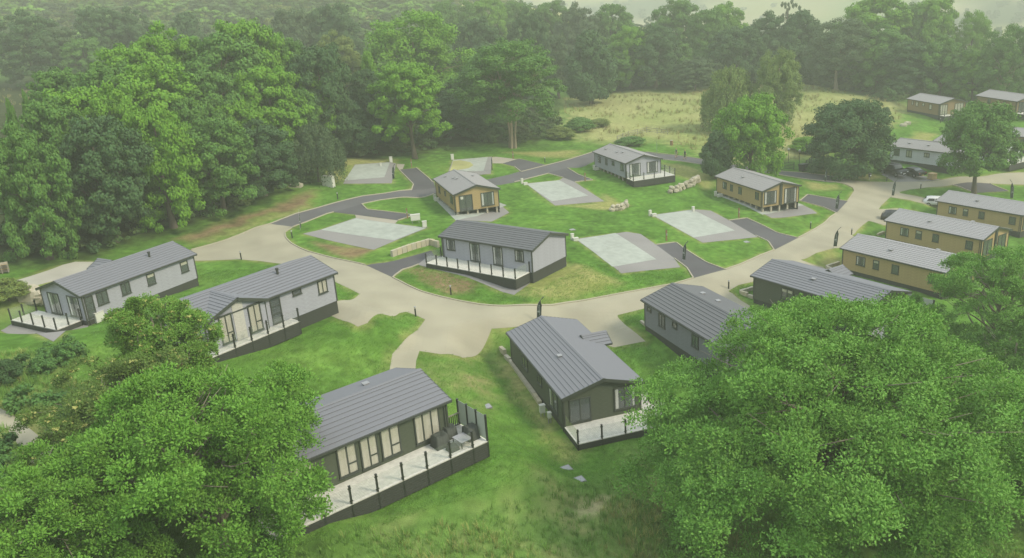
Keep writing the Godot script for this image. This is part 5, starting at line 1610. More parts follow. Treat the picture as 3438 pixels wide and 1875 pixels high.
	if style == "suv":
		for e in [-1.0, 1.0]:
			var rl := new_st()
			bar(rl, Vector3(-0.38 * long, tall * 1.0, e * wide * 0.4), Vector3(0.13 * long, tall * 1.0, e * wide * 0.4), 0.04, 0.05)
			part("roof_rail", done(rl), M.grey_metal, t)

# a walking figure as one skin, from joints with radii
func figure(label: String, at: Vector3, turn: float, shirt: Color, shorts: Color, hair: Color, step: float) -> void:
	var t := thing("person", label, "person", at, turn, "walkers on the asphalt road")
	var skin := Color(0.45, 0.27, 0.18)
	var bones := [
		[Vector3(0, 0.98, 0), Vector3(0, 1.18, 0), 0.135, 0.13, shirt], [Vector3(0, 1.18, 0), Vector3(0, 1.40, 0.01), 0.14, 0.13, shirt],
		[Vector3(-0.15, 1.40, 0), Vector3(0.15, 1.40, 0), 0.085, 0.085, shirt], [Vector3(0, 1.42, 0.0), Vector3(0, 1.55, 0.02), 0.055, 0.05, skin],
		[Vector3(0, 1.60, 0.02), Vector3(0, 1.68, 0.02), 0.085, 0.095, skin], [Vector3(0, 1.63, 0.10), Vector3(0, 1.61, 0.125), 0.02, 0.015, skin],
		[Vector3(0, 1.70, -0.02), Vector3(0, 1.62, -0.05), 0.095, 0.07, hair]]
	for e in [-1.0, 1.0]:
		var f: float = e * step
		var hip := Vector3(e * 0.09, 0.94, 0)
		var knee := Vector3(e * 0.1, 0.52, 0.16 * f + 0.05)
		var ank := Vector3(e * 0.1, 0.09 + 0.05 * maxf(0, -f), 0.34 * f)
		bones.append([hip, knee, 0.105, 0.075, shorts])
		bones.append([hip.lerp(knee, 0.75), knee, 0.07, 0.062, skin])
		bones.append([knee, ank, 0.062, 0.04, skin])
		bones.append([ank + Vector3(0, -0.03, -0.03), ank + Vector3(0, -0.05, 0.15), 0.045, 0.035, Color(0.05, 0.05, 0.05)])
		var sh := Vector3(e * 0.18, 1.39, 0)
		var el := Vector3(e * 0.24, 1.12, -0.10 * f)
		var wr := Vector3(e * 0.22, 0.90, -0.24 * f + 0.06)
		bones.append([sh, sh.lerp(el, 0.45), 0.065, 0.055, shirt])
		bones.append([sh.lerp(el, 0.45), el, 0.05, 0.042, skin])
		bones.append([el, wr, 0.042, 0.03, skin])
		bones.append([wr, wr + Vector3(0, -0.07, 0.02), 0.035, 0.035, skin])
		for q in 4:
			bones.append([wr + Vector3(0, -0.08, -0.02 + 0.02 * q), wr + Vector3(0, -0.15 + 0.01 * absf(q - 1.5), 0.0 + 0.02 * q), 0.012, 0.01, skin])
		bones.append([wr + Vector3(0, -0.04, 0.03), wr + Vector3(-e * 0.01, -0.09, 0.07), 0.012, 0.01, skin])
	var h := 0.022
	var lo := Vector3(-0.36, 0.0, -0.48)
	var dim := Vector3i(33, 82, 44)
	var field := PackedFloat32Array()
	field.resize(dim.x * dim.y * dim.z)
	field.fill(1.0)
	var who := PackedInt32Array()
	who.resize(field.size())
	var near := PackedFloat32Array()
	near.resize(field.size())
	near.fill(1.0)
	for b in bones.size():
		var bo = bones[b]
		var rr: float = maxf(bo[2], bo[3]) + 0.06
		var a: Vector3 = bo[0]
		var c: Vector3 = bo[1]
		var l0: Vector3 = ((a.min(c) - Vector3.ONE * rr - lo) / h).floor()
		var l1: Vector3 = ((a.max(c) + Vector3.ONE * rr - lo) / h).ceil()
		var ab := c - a
		var len2 := ab.length_squared()
		for kz in range(maxi(0, int(l0.z)), mini(dim.z, int(l1.z))):
			for ky in range(maxi(0, int(l0.y)), mini(dim.y, int(l1.y))):
				for kx in range(maxi(0, int(l0.x)), mini(dim.x, int(l1.x))):
					var p := lo + Vector3(kx, ky, kz) * h
					var q := clampf((p - a).dot(ab) / len2, 0, 1)
					var d: float = p.distance_to(a + ab * q) - lerpf(bo[2], bo[3], q)
					var id := (kz * dim.y + ky) * dim.x + kx
					var o := field[id]
					var kk := 0.03
					var m := clampf(0.5 + 0.5 * (o - d) / kk, 0, 1)
					field[id] = lerpf(o, d, m) - kk * m * (1 - m)
					if d < near[id]:
						near[id] = d; who[id] = b
	var vid := {}
	var verts := PackedVector3Array()
	var cols := PackedColorArray()
	var ix := PackedInt32Array()
	var sx := 1
	var sy := dim.x
	var sz := dim.x * dim.y
	for kz in dim.z - 1:
		for ky in dim.y - 1:
			for kx in dim.x - 1:
				var id := kz * sz + ky * sy + kx
				var acc := Vector3()
				var cnt := 0
				var ins := 0
				var v := []
				for c in 8:
					v.append(field[id + (c & 1) * sx + ((c >> 1) & 1) * sy + ((c >> 2) & 1) * sz])
					if v[c] < 0: ins += 1
				if ins == 0 or ins == 8: continue
				for e in [[0, 1], [2, 3], [4, 5], [6, 7], [0, 2], [1, 3], [4, 6], [5, 7], [0, 4], [1, 5], [2, 6], [3, 7]]:
					var va: float = v[e[0]]
					var vb: float = v[e[1]]
					if (va < 0) != (vb < 0):
						var q := va / (va - vb)
						var pa := Vector3(e[0] & 1, (e[0] >> 1) & 1, (e[0] >> 2) & 1)
						var pb := Vector3(e[1] & 1, (e[1] >> 1) & 1, (e[1] >> 2) & 1)
						acc += pa.lerp(pb, q); cnt += 1
				vid[id] = verts.size()
				verts.append(lo + (Vector3(kx, ky, kz) + acc / cnt) * h)
				cols.append(bones[who[id]][4])
	for id in vid:
		for ax in 3:
			var d := [sx, sy, sz]
			var u: int = d[(ax + 1) % 3]
			var w: int = d[(ax + 2) % 3]
			var a := field[id]
			var b := field[id + d[ax]]
			if (a < 0) == (b < 0): continue
			if not (vid.has(id - u) and vid.has(id - w) and vid.has(id - u - w)): continue
			var q := [vid[id], vid[id - u], vid[id - u - w], vid[id - w]]
			if a < 0: q = [q[0], q[3], q[2], q[1]]
			ix.append_array([q[0], q[1], q[2], q[0], q[2], q[3]])
	var s := SurfaceTool.new()
	s.begin(Mesh.PRIMITIVE_TRIANGLES)
	s.set_smooth_group(0)
	for k in ix:
		s.set_color(cols[k])
		s.add_vertex(verts[k])
	s.generate_normals()
	part("body", s.commit(), M.person, t)
func materials() -> void:
	var fine := grain(0.03, 4, 0.62, 1.0, 11, 512)
	var mott := grain(0.012, 4, 0.72, 1.0, 12, 512)
	var speck := grain(0.16, 3, 0.6, 1.0, 13, 512)
	var wood := grain(0.02, 4, 0.6, 1.0, 14, 256, FastNoiseLite.TYPE_SIMPLEX_SMOOTH, 0.125)
	var bladed := grain(0.09, 4, 0.42, 1.0, 15, 512)
	M.ground = mat(Color(1.72, 1.72, 1.72), 0.95, bladed, 0.22, true)
	M.ground.uv1_world_triplanar = false
	M.ground.metallic_specular = 0.1
	var patchy := grain(0.035, 5, 0.52, 1.0, 16, 512)
	M.ground.detail_enabled = true
	M.ground.detail_blend_mode = BaseMaterial3D.BLEND_MODE_MUL
	M.ground.detail_albedo = patchy
	M.ground.detail_uv_layer = BaseMaterial3D.DETAIL_UV_2
	M.ground.uv2_triplanar = true
	M.ground.uv2_scale = Vector3(0.06, 0.06, 0.06)
	M.gravel = mat(Color(1.22, 1.22, 1.22), 0.95, speck, 0.35, true)
	M.asphalt = mat(Color(1.22, 1.22, 1.22), 0.92, speck, 0.3, true)
	M.slab = mat(Color(1.1, 1.1, 1.1), 0.85, mott, 0.12, true)
	M.kerb = mat(Color(0.425, 0.391, 0.281), 0.9, speck, 0.6)
	M.wall_grey = mat(Color(0.385, 0.39, 0.425), 0.75, wood, 0.35)
	M.wall_dark = mat(Color(0.075, 0.092, 0.055), 0.7, wood, 0.35)
	M.wall_slate = mat(Color(0.2, 0.21, 0.215), 0.75, wood, 0.35)
	M.wall_ochre = mat(Color(0.45, 0.33, 0.145), 0.7, wood, 0.35)
	M.wall_brown = mat(Color(0.27, 0.19, 0.085), 0.7, wood, 0.35)
	M.wall_white = mat(Color(0.72, 0.73, 0.77), 0.7, wood, 0.35)
	M.roof_dark = mat(Color(0.206, 0.210, 0.227), 0.75, speck, 0.9)
	M.roof_slate = mat(Color(0.139, 0.143, 0.148), 0.75, speck, 0.9)
	M.roof_pale = mat(Color(0.361, 0.353, 0.353), 0.75, speck, 0.9)
	M.roof_felt = mat(Color(0.328, 0.316, 0.303), 0.85, speck, 0.9)
	M.trim_dark = mat(Color(0.05, 0.058, 0.045), 0.5)
	M.trim_pale = mat(Color(0.36, 0.34, 0.27), 0.6)
	M.skirt = mat(Color(0.045, 0.05, 0.038), 0.8, wood, 0.5)
	M.black_paint = mat(Color(0.022, 0.026, 0.020), 0.45)
	M.deck = mat(Color(0.681, 0.662, 0.580), 0.85, mott, 0.4)
	M.pale_panel = mat(Color(0.56, 0.54, 0.47), 0.8, wood, 0.4)
	M.curtain = mat(Color(0.62, 0.57, 0.44), 0.9)
	M.curtain_white = mat(Color(0.72, 0.71, 0.66), 0.9)
	M.dark_room = mat(Color(0.035, 0.04, 0.035), 0.6)
	M.frosted = mat(Color(0.5, 0.52, 0.5), 0.6)
	M.white_plastic = mat(Color(0.544, 0.536, 0.464), 0.5)
	M.pale_plastic = mat(Color(0.58, 0.58, 0.50), 0.5)
	M.white_print = mat(Color(0.75, 0.75, 0.72), 0.7)
	M.flag_print = mat(Color(0.42, 0.45, 0.42), 0.7)
	M.yellow_plate = mat(Color(0.65, 0.5, 0.12), 0.5)
	M.grey_metal = mat(Color(0.30, 0.30, 0.30), 0.45, null, 1.0, false, 0.3)
	M.concrete_dark = mat(Color(0.26, 0.25, 0.24), 0.9, speck, 0.8)
	M.pale_stone = mat(Color(0.50, 0.46, 0.34), 0.95, speck, 0.8)
	M.stone = mat(Color(0.38, 0.35, 0.25), 0.95, speck, 0.8)
	M.cream_stone = mat(Color(0.55, 0.49, 0.33), 0.95, speck, 0.8)
	M.timber = mat(Color(0.30, 0.19, 0.09), 0.85, wood, 0.8)
	M.grey_timber = mat(Color(0.34, 0.31, 0.24), 0.85, wood, 0.8)
	M.crate_wood = mat(Color(0.52, 0.38, 0.19), 0.85, wood, 0.8)
	M.flag_cloth = mat(Color(0.035, 0.05, 0.038), 0.8)
	M.rubber = mat(Color(0.02, 0.02, 0.02), 0.8)
	M.alloy = mat(Color(0.55, 0.55, 0.55), 0.35, null, 1.0, false, 0.6)
	M.red_plastic = mat(Color(0.35, 0.02, 0.015), 0.3)
	M.lamp_glass = mat(Color(0.6, 0.62, 0.62), 0.15)
	M.car_black = mat(Color(0.012, 0.013, 0.013), 0.25)
	M.car_black.clearcoat_enabled = true
	M.car_black.clearcoat = 0.7
	M.car_white = mat(Color(0.68, 0.68, 0.66), 0.3)
	M.car_white.clearcoat_enabled = true
	M.car_glass = mat(Color(0.02, 0.024, 0.022), 0.08)
	M.car_glass_pale = mat(Color(0.10, 0.11, 0.11), 0.06)
	M.cover_cloth = mat(Color(0.045, 0.052, 0.04), 0.75)
	M.table_top = mat(Color(0.27, 0.27, 0.27), 0.3)
	M.wicker = mat(Color(0.09, 0.09, 0.075), 0.8)
	M.tank = mat(Color(0.02, 0.024, 0.022), 0.5)
	M.person = mat(Color(1, 1, 1), 0.8, null, 1.0, true)
	M.bark = mat(Color(0.13, 0.105, 0.07), 0.95, wood, 0.6)
	M.bark_grey = mat(Color(0.27, 0.235, 0.17), 0.95, wood, 0.6)
	M.bark_pale = mat(Color(0.33, 0.27, 0.18), 0.95, wood, 0.6)
	for p in [["pane", Color(0.5, 0.55, 0.55, 0.12)], ["balustrade", Color(0.72, 0.76, 0.72, 0.05)]]:
		var g := StandardMaterial3D.new()
		g.albedo_color = p[1]
		g.roughness = 0.04
		g.transparency = BaseMaterial3D.TRANSPARENCY_ALPHA
		M[p[0]] = g
	var fr := mat(Color(0.52, 0.55, 0.50), 0.5)
	fr.albedo_color.a = 0.72
	fr.transparency = BaseMaterial3D.TRANSPARENCY_ALPHA
	M.frosted_pane = fr
	for p in [["bright", Color(0.15, 0.32, 0.028)], ["mid", Color(0.105, 0.225, 0.04)], ["dark", Color(0.066, 0.135, 0.044)], ["grey", Color(0.09, 0.145, 0.06)], ["olive", Color(0.17, 0.23, 0.05)], ["oak_right", Color(0.165, 0.34, 0.06)], ["oak_left", Color(0.15, 0.32, 0.045)], ["flower", Color(0.14, 0.23, 0.05)], ["flower_green", Color(0.165, 0.32, 0.05)], ["pale", Color(0.19, 0.27, 0.075)], ["bloom", Color(0.46, 0.46, 0.15)], ["grass", Color(0.19, 0.30, 0.065)], ["hay", Color(0.36, 0.31, 0.14)], ["scrub", Color(0.075, 0.14, 0.038)]]:
		var m := mat(p[1], 0.6, null, 1.0, true)
		m.metallic_specular = 0.28
		var c: Color = p[1]
		m.backlight_enabled = true
		m.backlight = Color(c.r * 1.1, c.g, c.b * 0.6).linear_to_srgb() * 1.2
		m.backlight = Color(0.5, 0.55, 0.3)
		M["leaf_" + p[0]] = m

func _ready() -> void:
	# ---- camera, sky, sun, air
	var cam := Camera3D.new()
	cam.name = "camera"
	cam.fov = 37.93
	cam.far = 12000.0
	var pitch := deg_to_rad(18.93)
	var roll := deg_to_rad(-4.17)
	var fw := Vector3(0, -sin(pitch), -cos(pitch))
	var up0 := Vector3(0, cos(pitch), -sin(pitch))
	var rt := Vector3.RIGHT * cos(roll) + up0 * sin(roll)
	var up := -Vector3.RIGHT * sin(roll) + up0 * cos(roll)
	add_child(cam)
	cam.transform = Transform3D(Basis(rt, up, -fw), Vector3(0, 30, 0))
	cam.current = true
	var we := WorldEnvironment.new()
	we.name = "world_environment"
	var env := Environment.new()
	env.background_mode = Environment.BG_SKY
	var sky := Sky.new()
	var sm := ProceduralSkyMaterial.new()
	sm.sky_top_color = Color(0.74, 0.78, 0.82)
	sm.sky_horizon_color = Color(0.83, 0.85, 0.83)
	sm.sky_curve = 0.2
	sm.ground_bottom_color = Color(0.34, 0.38, 0.27)
	sm.ground_horizon_color = Color(0.50, 0.54, 0.44)
	sm.sky_energy_multiplier = 1.0
	sky.sky_material = sm
	env.sky = sky
	env.tonemap_mode = Environment.TONE_MAPPER_LINEAR
	env.tonemap_exposure = EXPOSURE
	env.sdfgi_enabled = true
	env.ssao_enabled = true
	env.ssil_enabled = true
	env.fog_enabled = true
	env.fog_density = FOG
	env.fog_light_color = Color(0.93, 0.96, 0.86)
	we.environment = env
	add_child(we)
	var sun := DirectionalLight3D.new()
	sun.name = "sun"
	sun.light_color = Color(1.0, 0.96, 0.88)
	sun.light_energy = SUN
	sun.light_angular_distance = 14.0
	sun.shadow_enabled = true
	add_child(sun)
	sun.look_at_from_position(Vector3.ZERO, -Vector3(0.68, 0.66, 0.30), Vector3.UP)

	rng.seed = 20
	noise_a.seed = 3; noise_a.frequency = 0.28; noise_a.fractal_octaves = 3
	noise_b.seed = 4; noise_b.frequency = 0.075; noise_b.fractal_octaves = 3
	noise_d.seed = 6; noise_d.frequency = 0.8; noise_d.fractal_octaves = 2
	noise_c.seed = 5; noise_c.frequency = 0.022; noise_c.fractal_octaves = 3
	materials()
	for p in PATCHES:
		var poly := pack(p[2])
		var lo := Vector2(1e9, 1e9)
		var hi := -lo
		for q in poly:
			lo = lo.min(q); hi = hi.max(q)
		patches.append({"kind": p[0], "f": p[1], "poly": poly, "box": Rect2(lo, hi - lo).grow(float(p[1]) * 2.5)})

	# ---- the setting
	build_ground()
	tag(sheet("road", ROAD, 0.012, Color(0.105, 0.103, 0.103), M.asphalt, 0.08), "", "", "", "structure")
	tag(sheet("track", TRACK, 0.010, Color(0.40, 0.385, 0.32), M.gravel, 0.14), "", "", "", "structure")
	tag(sheet("footpath", PATH, 0.010, Color(0.36, 0.335, 0.24), M.gravel, 0.16), "", "", "", "structure")
	tag(sheet("gravel_road", GRAVEL, 0.016, Color(0.315, 0.292, 0.207), M.gravel, 0.11), "", "", "", "structure")
	for b in BAYS:
		tag(sheet("parking_bay_pavement", b, 0.020, Color(0.08, 0.078, 0.08), M.asphalt, 0.12), "", "", "", "structure")
	for b in APRONS:
		tag(sheet("apron_pavement", b, 0.022, Color(0.33, 0.30, 0.235), M.gravel, 0.08), "", "", "", "structure")
	for b in SURROUNDS:
		tag(sheet("gravel_pavement", b, 0.027, Color(0.235, 0.225, 0.21), M.gravel, 0.06), "", "", "", "structure")
	for b in PADS:
		tag(sheet("concrete_pavement", b, 0.034, Color(0.345, 0.372, 0.318), M.slab, 0.045), "", "", "", "structure")
	for b in MOSS:
		tag(sheet("moss_ground", b, 0.040, Color(0.33, 0.33, 0.13), M.gravel, 0.25), "", "", "", "structure")
	for k in KERBS: kerb(k)

	# ---- lodges
	for k in LODGES: lodge(k)

	# ---- trees
	for t in TREES:
		var stems := 1
		if t[0] == "ash_tree" and t[6] < 10.0 and t[7] > 0.25: stems = 4
		tree(t[0], t[1], t[2], t[3], t[4], t[5], t[6], t[7], t[8], "trees of the woodland" if t[4] < -170 or t[3] < -20 else "trees around the lodges", stems)
	big_tree("oak_tree", "huge leafy oak filling the lower right, in front of the dark lodges", 16.6, -38.5, 14.6, 10.8, 0.05, "oak", 1300, 25000, 0.145, M.leaf_oak_right, 51)
	big_tree("oak_tree", "big bright oak at the lower left, in front of the lodge with the long deck", -15.3, -34.0, 10.9, 6.6, 0.06, "oak", 700, 11500, 0.14, M.leaf_oak_left, 61)
	big_tree("oak_tree", "lower bright crown at the bottom left corner, in front of the big bright oak", -20.5, -29.6, 6.4, 5.4, 0.0, "oak", 420, 8000, 0.115, M.leaf_oak_left, 65)
	var fl := big_tree("flowering_tree", "wide tree with pale yellow blossom at the left, beside the footpath", -21.6, -40.0, 7.6, 5.2, 0.03, "oak", 420, 8000, 0.11, M.leaf_flower, 71)
	blossom(fl, 71, 420, 7.6, 5.2, 0.03)
	fl = big_tree("flowering_tree", "taller upright blossoming tree in front of the second grey lodge", -21.6, -45.5, 8.9, 3.7, 0.03, "oak", 420, 7000, 0.12, M.leaf_flower_green, 75)
	blossom(fl, 75, 420, 8.9, 3.7, 0.03)
	big_tree("oak_tree", "bright oak at the right edge hiding the front of the nearest ochre lodge", 39.8, -61.5, 11.6, 6.4, 0.1, "oak", 330, 8000, 0.13, M.leaf_oak_right, 81)
	big_tree("sapling_tree", "small bright tree between the dark lodge and the nearest ochre lodge", 33.0, -62.0, 6.2, 2.4, 0.1, "oak", 130, 2200, 0.13, M.leaf_oak_right, 91)
	big_tree("woodland_tree", "dark shaded tree at the right edge below the bright oak", 35.2, -52.0, 8.5, 5.2, 0.03, "oak", 250, 6000, 0.13, M.leaf_mid, 95)
	big_tree("woodland_tree", "dark tree at the bottom right corner behind the huge oak", 30.8, -41.0, 9.0, 5.4, 0.03, "oak", 250, 6500, 0.12, M.leaf_mid, 97)
	for s in SHRUBS:
		tree("shrub", "shrub", s[5], s[0], s[1], s[2], s[3], 0.0, s[4], "shrubs and hedges")
	masses()

	# ---- small things
	for b in BOLLARDS: bollard(b[0], b[1], b[2])
	for f in FLAGS: flag(f[0], f[1], f[3], f[4], f[2])
	for b in BOXES: cabinet(b[0], b[1], b[3], b[4], b[5], b[6], b[2], "service_box", b[7])
	for p in POSTS: wooden_post(p[0], p[1], p[2])
	for c in COVERS: cover(c[0], c[1], c[2])
	for w in BOULDERS: stone_wall(w[0], w[1], w[2], w[3], w[4])
	for w in BLOCKS: block_wall(w[0], w[1], w[2], w[3], w[4])
	for c in CARS:
		car("parked_car", c[0], on(c[1], c[2], 0.03), c[3], c[4], c[5], c[6], c[7], M[c[8]])
	for p in PEOPLE:
		figure(p[2], on(p[0], p[1], 0.02), p[3], p[4], p[5], p[6], p[7])
	odds()

func blossom(t: Node3D, seed_: int, bunches: int, H: float, R: float, cb: float) -> void:
	var cl := clumps("oak", bunches, seed_)
	var hs := H * (1.0 - cb) / 1.98
	rng.seed = 5
	var s := new_st()
	for i in 10:
		var d := rv() * 0.09
		d.y = absf(d.y) * 0.5
		var n := (Vector3.UP + rv() * 0.6).normalized()
		var u := n.cross(rv()).normalized() * 0.05
		var w := n.cross(u)
		s.set_color(Color(1, 1, 1) * rng.randf_range(0.8, 1.2))
		quad(s, d - u, d + w, d + u, d - w)
	var mesh := done(s)
	var spots := []
	for c in cl:
		for q in 4:
			var d := rv()
			d.y = absf(d.y) * 0.8 + 0.2
			d = d.normalized()
			var p: Vector3 = (c[0] + Vector3(d.x, d.y * 0.74, d.z) * float(c[1])) * Vector3(R, hs, R) + Vector3(0, H * cb, 0)
			if rng.randf() < 0.75: spots.append(p)
	var mm := MultiMesh.new()
	mm.transform_format = MultiMesh.TRANSFORM_3D
	mm.mesh = mesh
	mm.instance_count = spots.size()
	for i in spots.size():
		mm.set_instance_transform(i, Transform3D(Basis.from_euler(Vector3(0, i, 0)).scaled(Vector3.ONE * rng.randf_range(0.7, 1.5)), spots[i]))
	var o := MultiMeshInstance3D.new()
	o.name = "blossom"
	o.multimesh = mm
	o.material_override = M.leaf_bloom
	t.add_child(o)
	o.set_meta("kind", "stuff")

func masses() -> void:
	var hard := [pack(GRAVEL), pack(ROAD), pack(TRACK), pack(PATH)]
	for b in BAYS + SURROUNDS + PADS + APRONS: hard.append(pack(b))
	for k in LODGES:
		var c := Vector2(k.x, k.z)
		var q := PackedVector2Array()
		for e in [[-1, -1], [1, -1], [1, 1], [-1, 1]]:
			var v := Vector3(e[0] * 4.2, 0, e[1] * 7.6).rotated(Vector3.UP, k.th)
			q.append(c + Vector2(v.x, v.z))
		hard.append(q)
	# far woodland that reads as one mass: low crowns in their hundreds
	rng.seed = 400
	var far_crown := crown_mesh("dome", 60, 3600, 0.16, 990)
	var spots := []
	for i in 4200:
		var x := rng.randf_range(-420, 330)
		var z := rng.randf_range(-640, -232)
		var ok := false
		if x < -20.0 + (z + 240) * -0.0 and z < -255 - absf(x + 60) * 0.05: ok = true
		if x >= -20.0 and x < 175.0 and z < -262 and z > -345 and x < 155.0 + (z + 262) * 0.15: ok = true
		if not ok: continue
		var r := rng.randf_range(4.5, 8.0)
		var h := rng.randf_range(7.0, 11.0)
		if x >= -20: h *= 0.95
		var k := rng.randf_range(0.65, 1.35)
		var bright: float = smoothstep(-0.15, 0.25, noise_c.get_noise_2d(x * 1.2, z * 1.2))
		var c := Color(0.75, 0.62, 0.9).lerp(Color(1.45, 1.30, 1.0), bright) * k
		spots.append([Vector3(x, hq(x, z) - 1.0, z), Vector3(r, h / 2.0 * rng.randf_range(0.85, 1.2), r), rng.randf() * TAU, c])
		if spots.size() >= 1500: break
	scatter("distant_woodland", "distant woodland canopy running up the hillside behind the near trees", far_crown, M.leaf_mid, spots)
	# young growth and bracken on the bright hillside at the upper left
	spots = []
	for i in 1700:
		var x := rng.randf_range(-330, 10)
		var z := rng.randf_range(-620, -330)
		var r := rng.randf_range(2.2, 4.0)
		var k := rng.randf_range(0.8, 1.25)
		spots.append([Vector3(x, hq(x, z) - 0.5, z), Vector3(r, rng.randf_range(2.0, 4.0), r), rng.randf() * TAU, Color(k * 1.05, k, k * 0.9)])
	scatter("hillside_foliage", "bright young growth covering the far hillside at the upper left", far_crown, M.leaf_olive, spots)
	# hedgerows and copses over the far fields
	spots = []
	for i in 2600:
		var d := lerpf(380, 2600, pow(rng.randf(), 1.2))
		var a := rng.randf_range(-0.15, 0.75)
		var x := sin(a) * d
		var z := -cos(a) * d
		var row := absf(fposmod(x + 60.0 * noise_c.get_noise_2d(z * 0.3, 5.0), 170.0)) < 14.0 or absf(fposmod(z + 50.0 * noise_c.get_noise_2d(x * 0.3, 55.0), 130.0)) < 10.0
		if not row and not (d > 800.0 and noise_c.get_noise_2d(x * 0.12, z * 0.12) > 0.12) and rng.randf() < 0.95: continue
		var r := rng.randf_range(3.0, 6.5)
		spots.append([Vector3(x, hq(x, z) - 1.0, z), Vector3(r, rng.randf_range(2.2, 5.0), r), rng.randf() * TAU, Color(0.8, 0.85, 1.0) * rng.randf_range(0.7, 1.1)])
	scatter("hedgerow_foliage", "hedgerows and small copses across the far pale fields", far_crown, M.leaf_dark, spots)
	# undergrowth along the wood's edges
	var bush := crown_mesh("shrub", 12, 700, 0.17, 991)
	spots = []
	rng.seed = 401
	for i in 5200:
		var x := rng.randf_range(-70, 150)
		var z := rng.randf_range(-262, -78)
		var p := Vector2(x, z)
		var w := 0
		for q in patches:
			if q.kind == "wood" and Geometry2D.is_point_in_polygon(p, q.poly): w = 1
		if w == 0 or inside_any(p, hard): continue
		var r := rng.randf_range(0.7, 2.2)
		var k := rng.randf_range(0.6, 1.3)
		spots.append([on(x, z, -0.1), Vector3(r, r * rng.randf_range(0.6, 1.1), r), rng.randf() * TAU, Color(k * rng.randf_range(0.8, 1.3), k, k)])
	scatter("undergrowth", "low dark undergrowth along the edge of the wood", bush, M.leaf_scrub, spots)
	# brambles beside the footpath at the lower left
	spots = []
	for i in 420:
		var x := rng.randf_range(-34, -19)
		var z := rng.randf_range(-58, -30)
		var p := Vector2(x, z)
		var pp := pack(PATH)
		if Geometry2D.is_point_in_polygon(p, pp) or seg_dist(p, pp) < 0.7: continue
		if not (x < -26.0 and z > -46.0) and not (x < -31.5 and z < -50.0 and z > -56.0): continue
		var r := rng.randf_range(0.5, 1.3)
		var k := rng.randf_range(0.8, 1.6)
		spots.append([on(x, z, -0.1), Vector3(r, r * rng.randf_range(0.7, 1.2), r), rng.randf() * TAU, Color(k, k * 1.15, k)])
	scatter("bramble_undergrowth", "brambles and nettles beside the pale footpath at the lower left", bush, M.leaf_scrub, spots)
	# grass: rough sward in the foreground, dry meadow behind, short blades on the near lawns
	var long_tuft := tuft_mesh(12, 0.42, 0.22, 31, 0.012)
	var dry_tuft := tuft_mesh(9, 0.75, 0.5, 32, 0.03)
	var lawn_tuft := tuft_mesh(14, 0.055, 0.22, 33, 0.008)
	var rough := []
	var dry := []
	var bare := []
	for q in patches:
		if q.kind == "rough": rough.append(q.poly)
		if q.kind == "dry": dry.append(q.poly)
		if q.kind == "bare": bare.append(q.poly)
	rng.seed = 402
	spots = []
	for i in 36000:
		var x := rng.randf_range(-46, 36)
		var z := rng.randf_range(-74, -29)
		var p := Vector2(x, z) + Vector2(noise_b.get_noise_2d(x, z), noise_b.get_noise_2d(z, x)) * 3.0
		if not inside_any(p, rough) or inside_any(Vector2(x, z), hard) or inside_any(Vector2(x, z), bare): continue
		var n := noise_b.get_noise_2d(x * 1.5, z * 1.5)
		var straw := rng.randf() < 0.14 + 0.8 * n
		var k := rng.randf_range(0.75, 1.3)
		spots.append([on(x, z), Vector3.ONE * rng.randf_range(0.5, 1.25) * (1.0 + 0.5 * n), rng.randf() * TAU, Color(1.7, 1.15, 1.7) * k if straw else Color(0.85, 1.0, 0.9) * k])
	scatter("rough_grass", "long rough grass in the foreground", long_tuft, M.leaf_grass, spots)
	spots = []
	for i in 26000:
		var x := rng.randf_range(-132, 98)
		var z := rng.randf_range(-232, -138)
		var p := Vector2(x, z)
		if not inside_any(p, dry) or inside_any(p, hard): continue
		var n := noise_b.get_noise_2d(x, z)
		if rng.randf() > 0.22 + 0.8 * n: continue
		var k := rng.randf_range(0.7, 1.15)
		var g := rng.randf() < 0.25
		spots.append([on(x, z), Vector3.ONE * rng.randf_range(0.5, 1.2), rng.randf() * TAU, Color(0.7, 0.95, 0.6) * k if g else Color(0.95, 0.98, 0.95) * k])
	scatter("meadow_grass", "tall dry grass over the meadow behind the lodges", dry_tuft, M.leaf_hay, spots)
	spots = []
	for i in 110000:
		var z := -32.0 - 52.0 * pow(rng.randf(), 1.3)
		var x := rng.randf_range(-34, 30)
		var p := Vector2(x, z)
		if inside_any(p, rough) or inside_any(p, hard): continue
		var k := rng.randf_range(0.7, 1.35)
		spots.append([on(x, z), Vector3.ONE * rng.randf_range(0.7, 1.3), rng.randf() * TAU, Color(0.8, 1.05, 0.75) * k])
	scatter("lawn_grass", "short mown grass on the lawns between the near lodges", lawn_tuft, M.leaf_grass, spots)

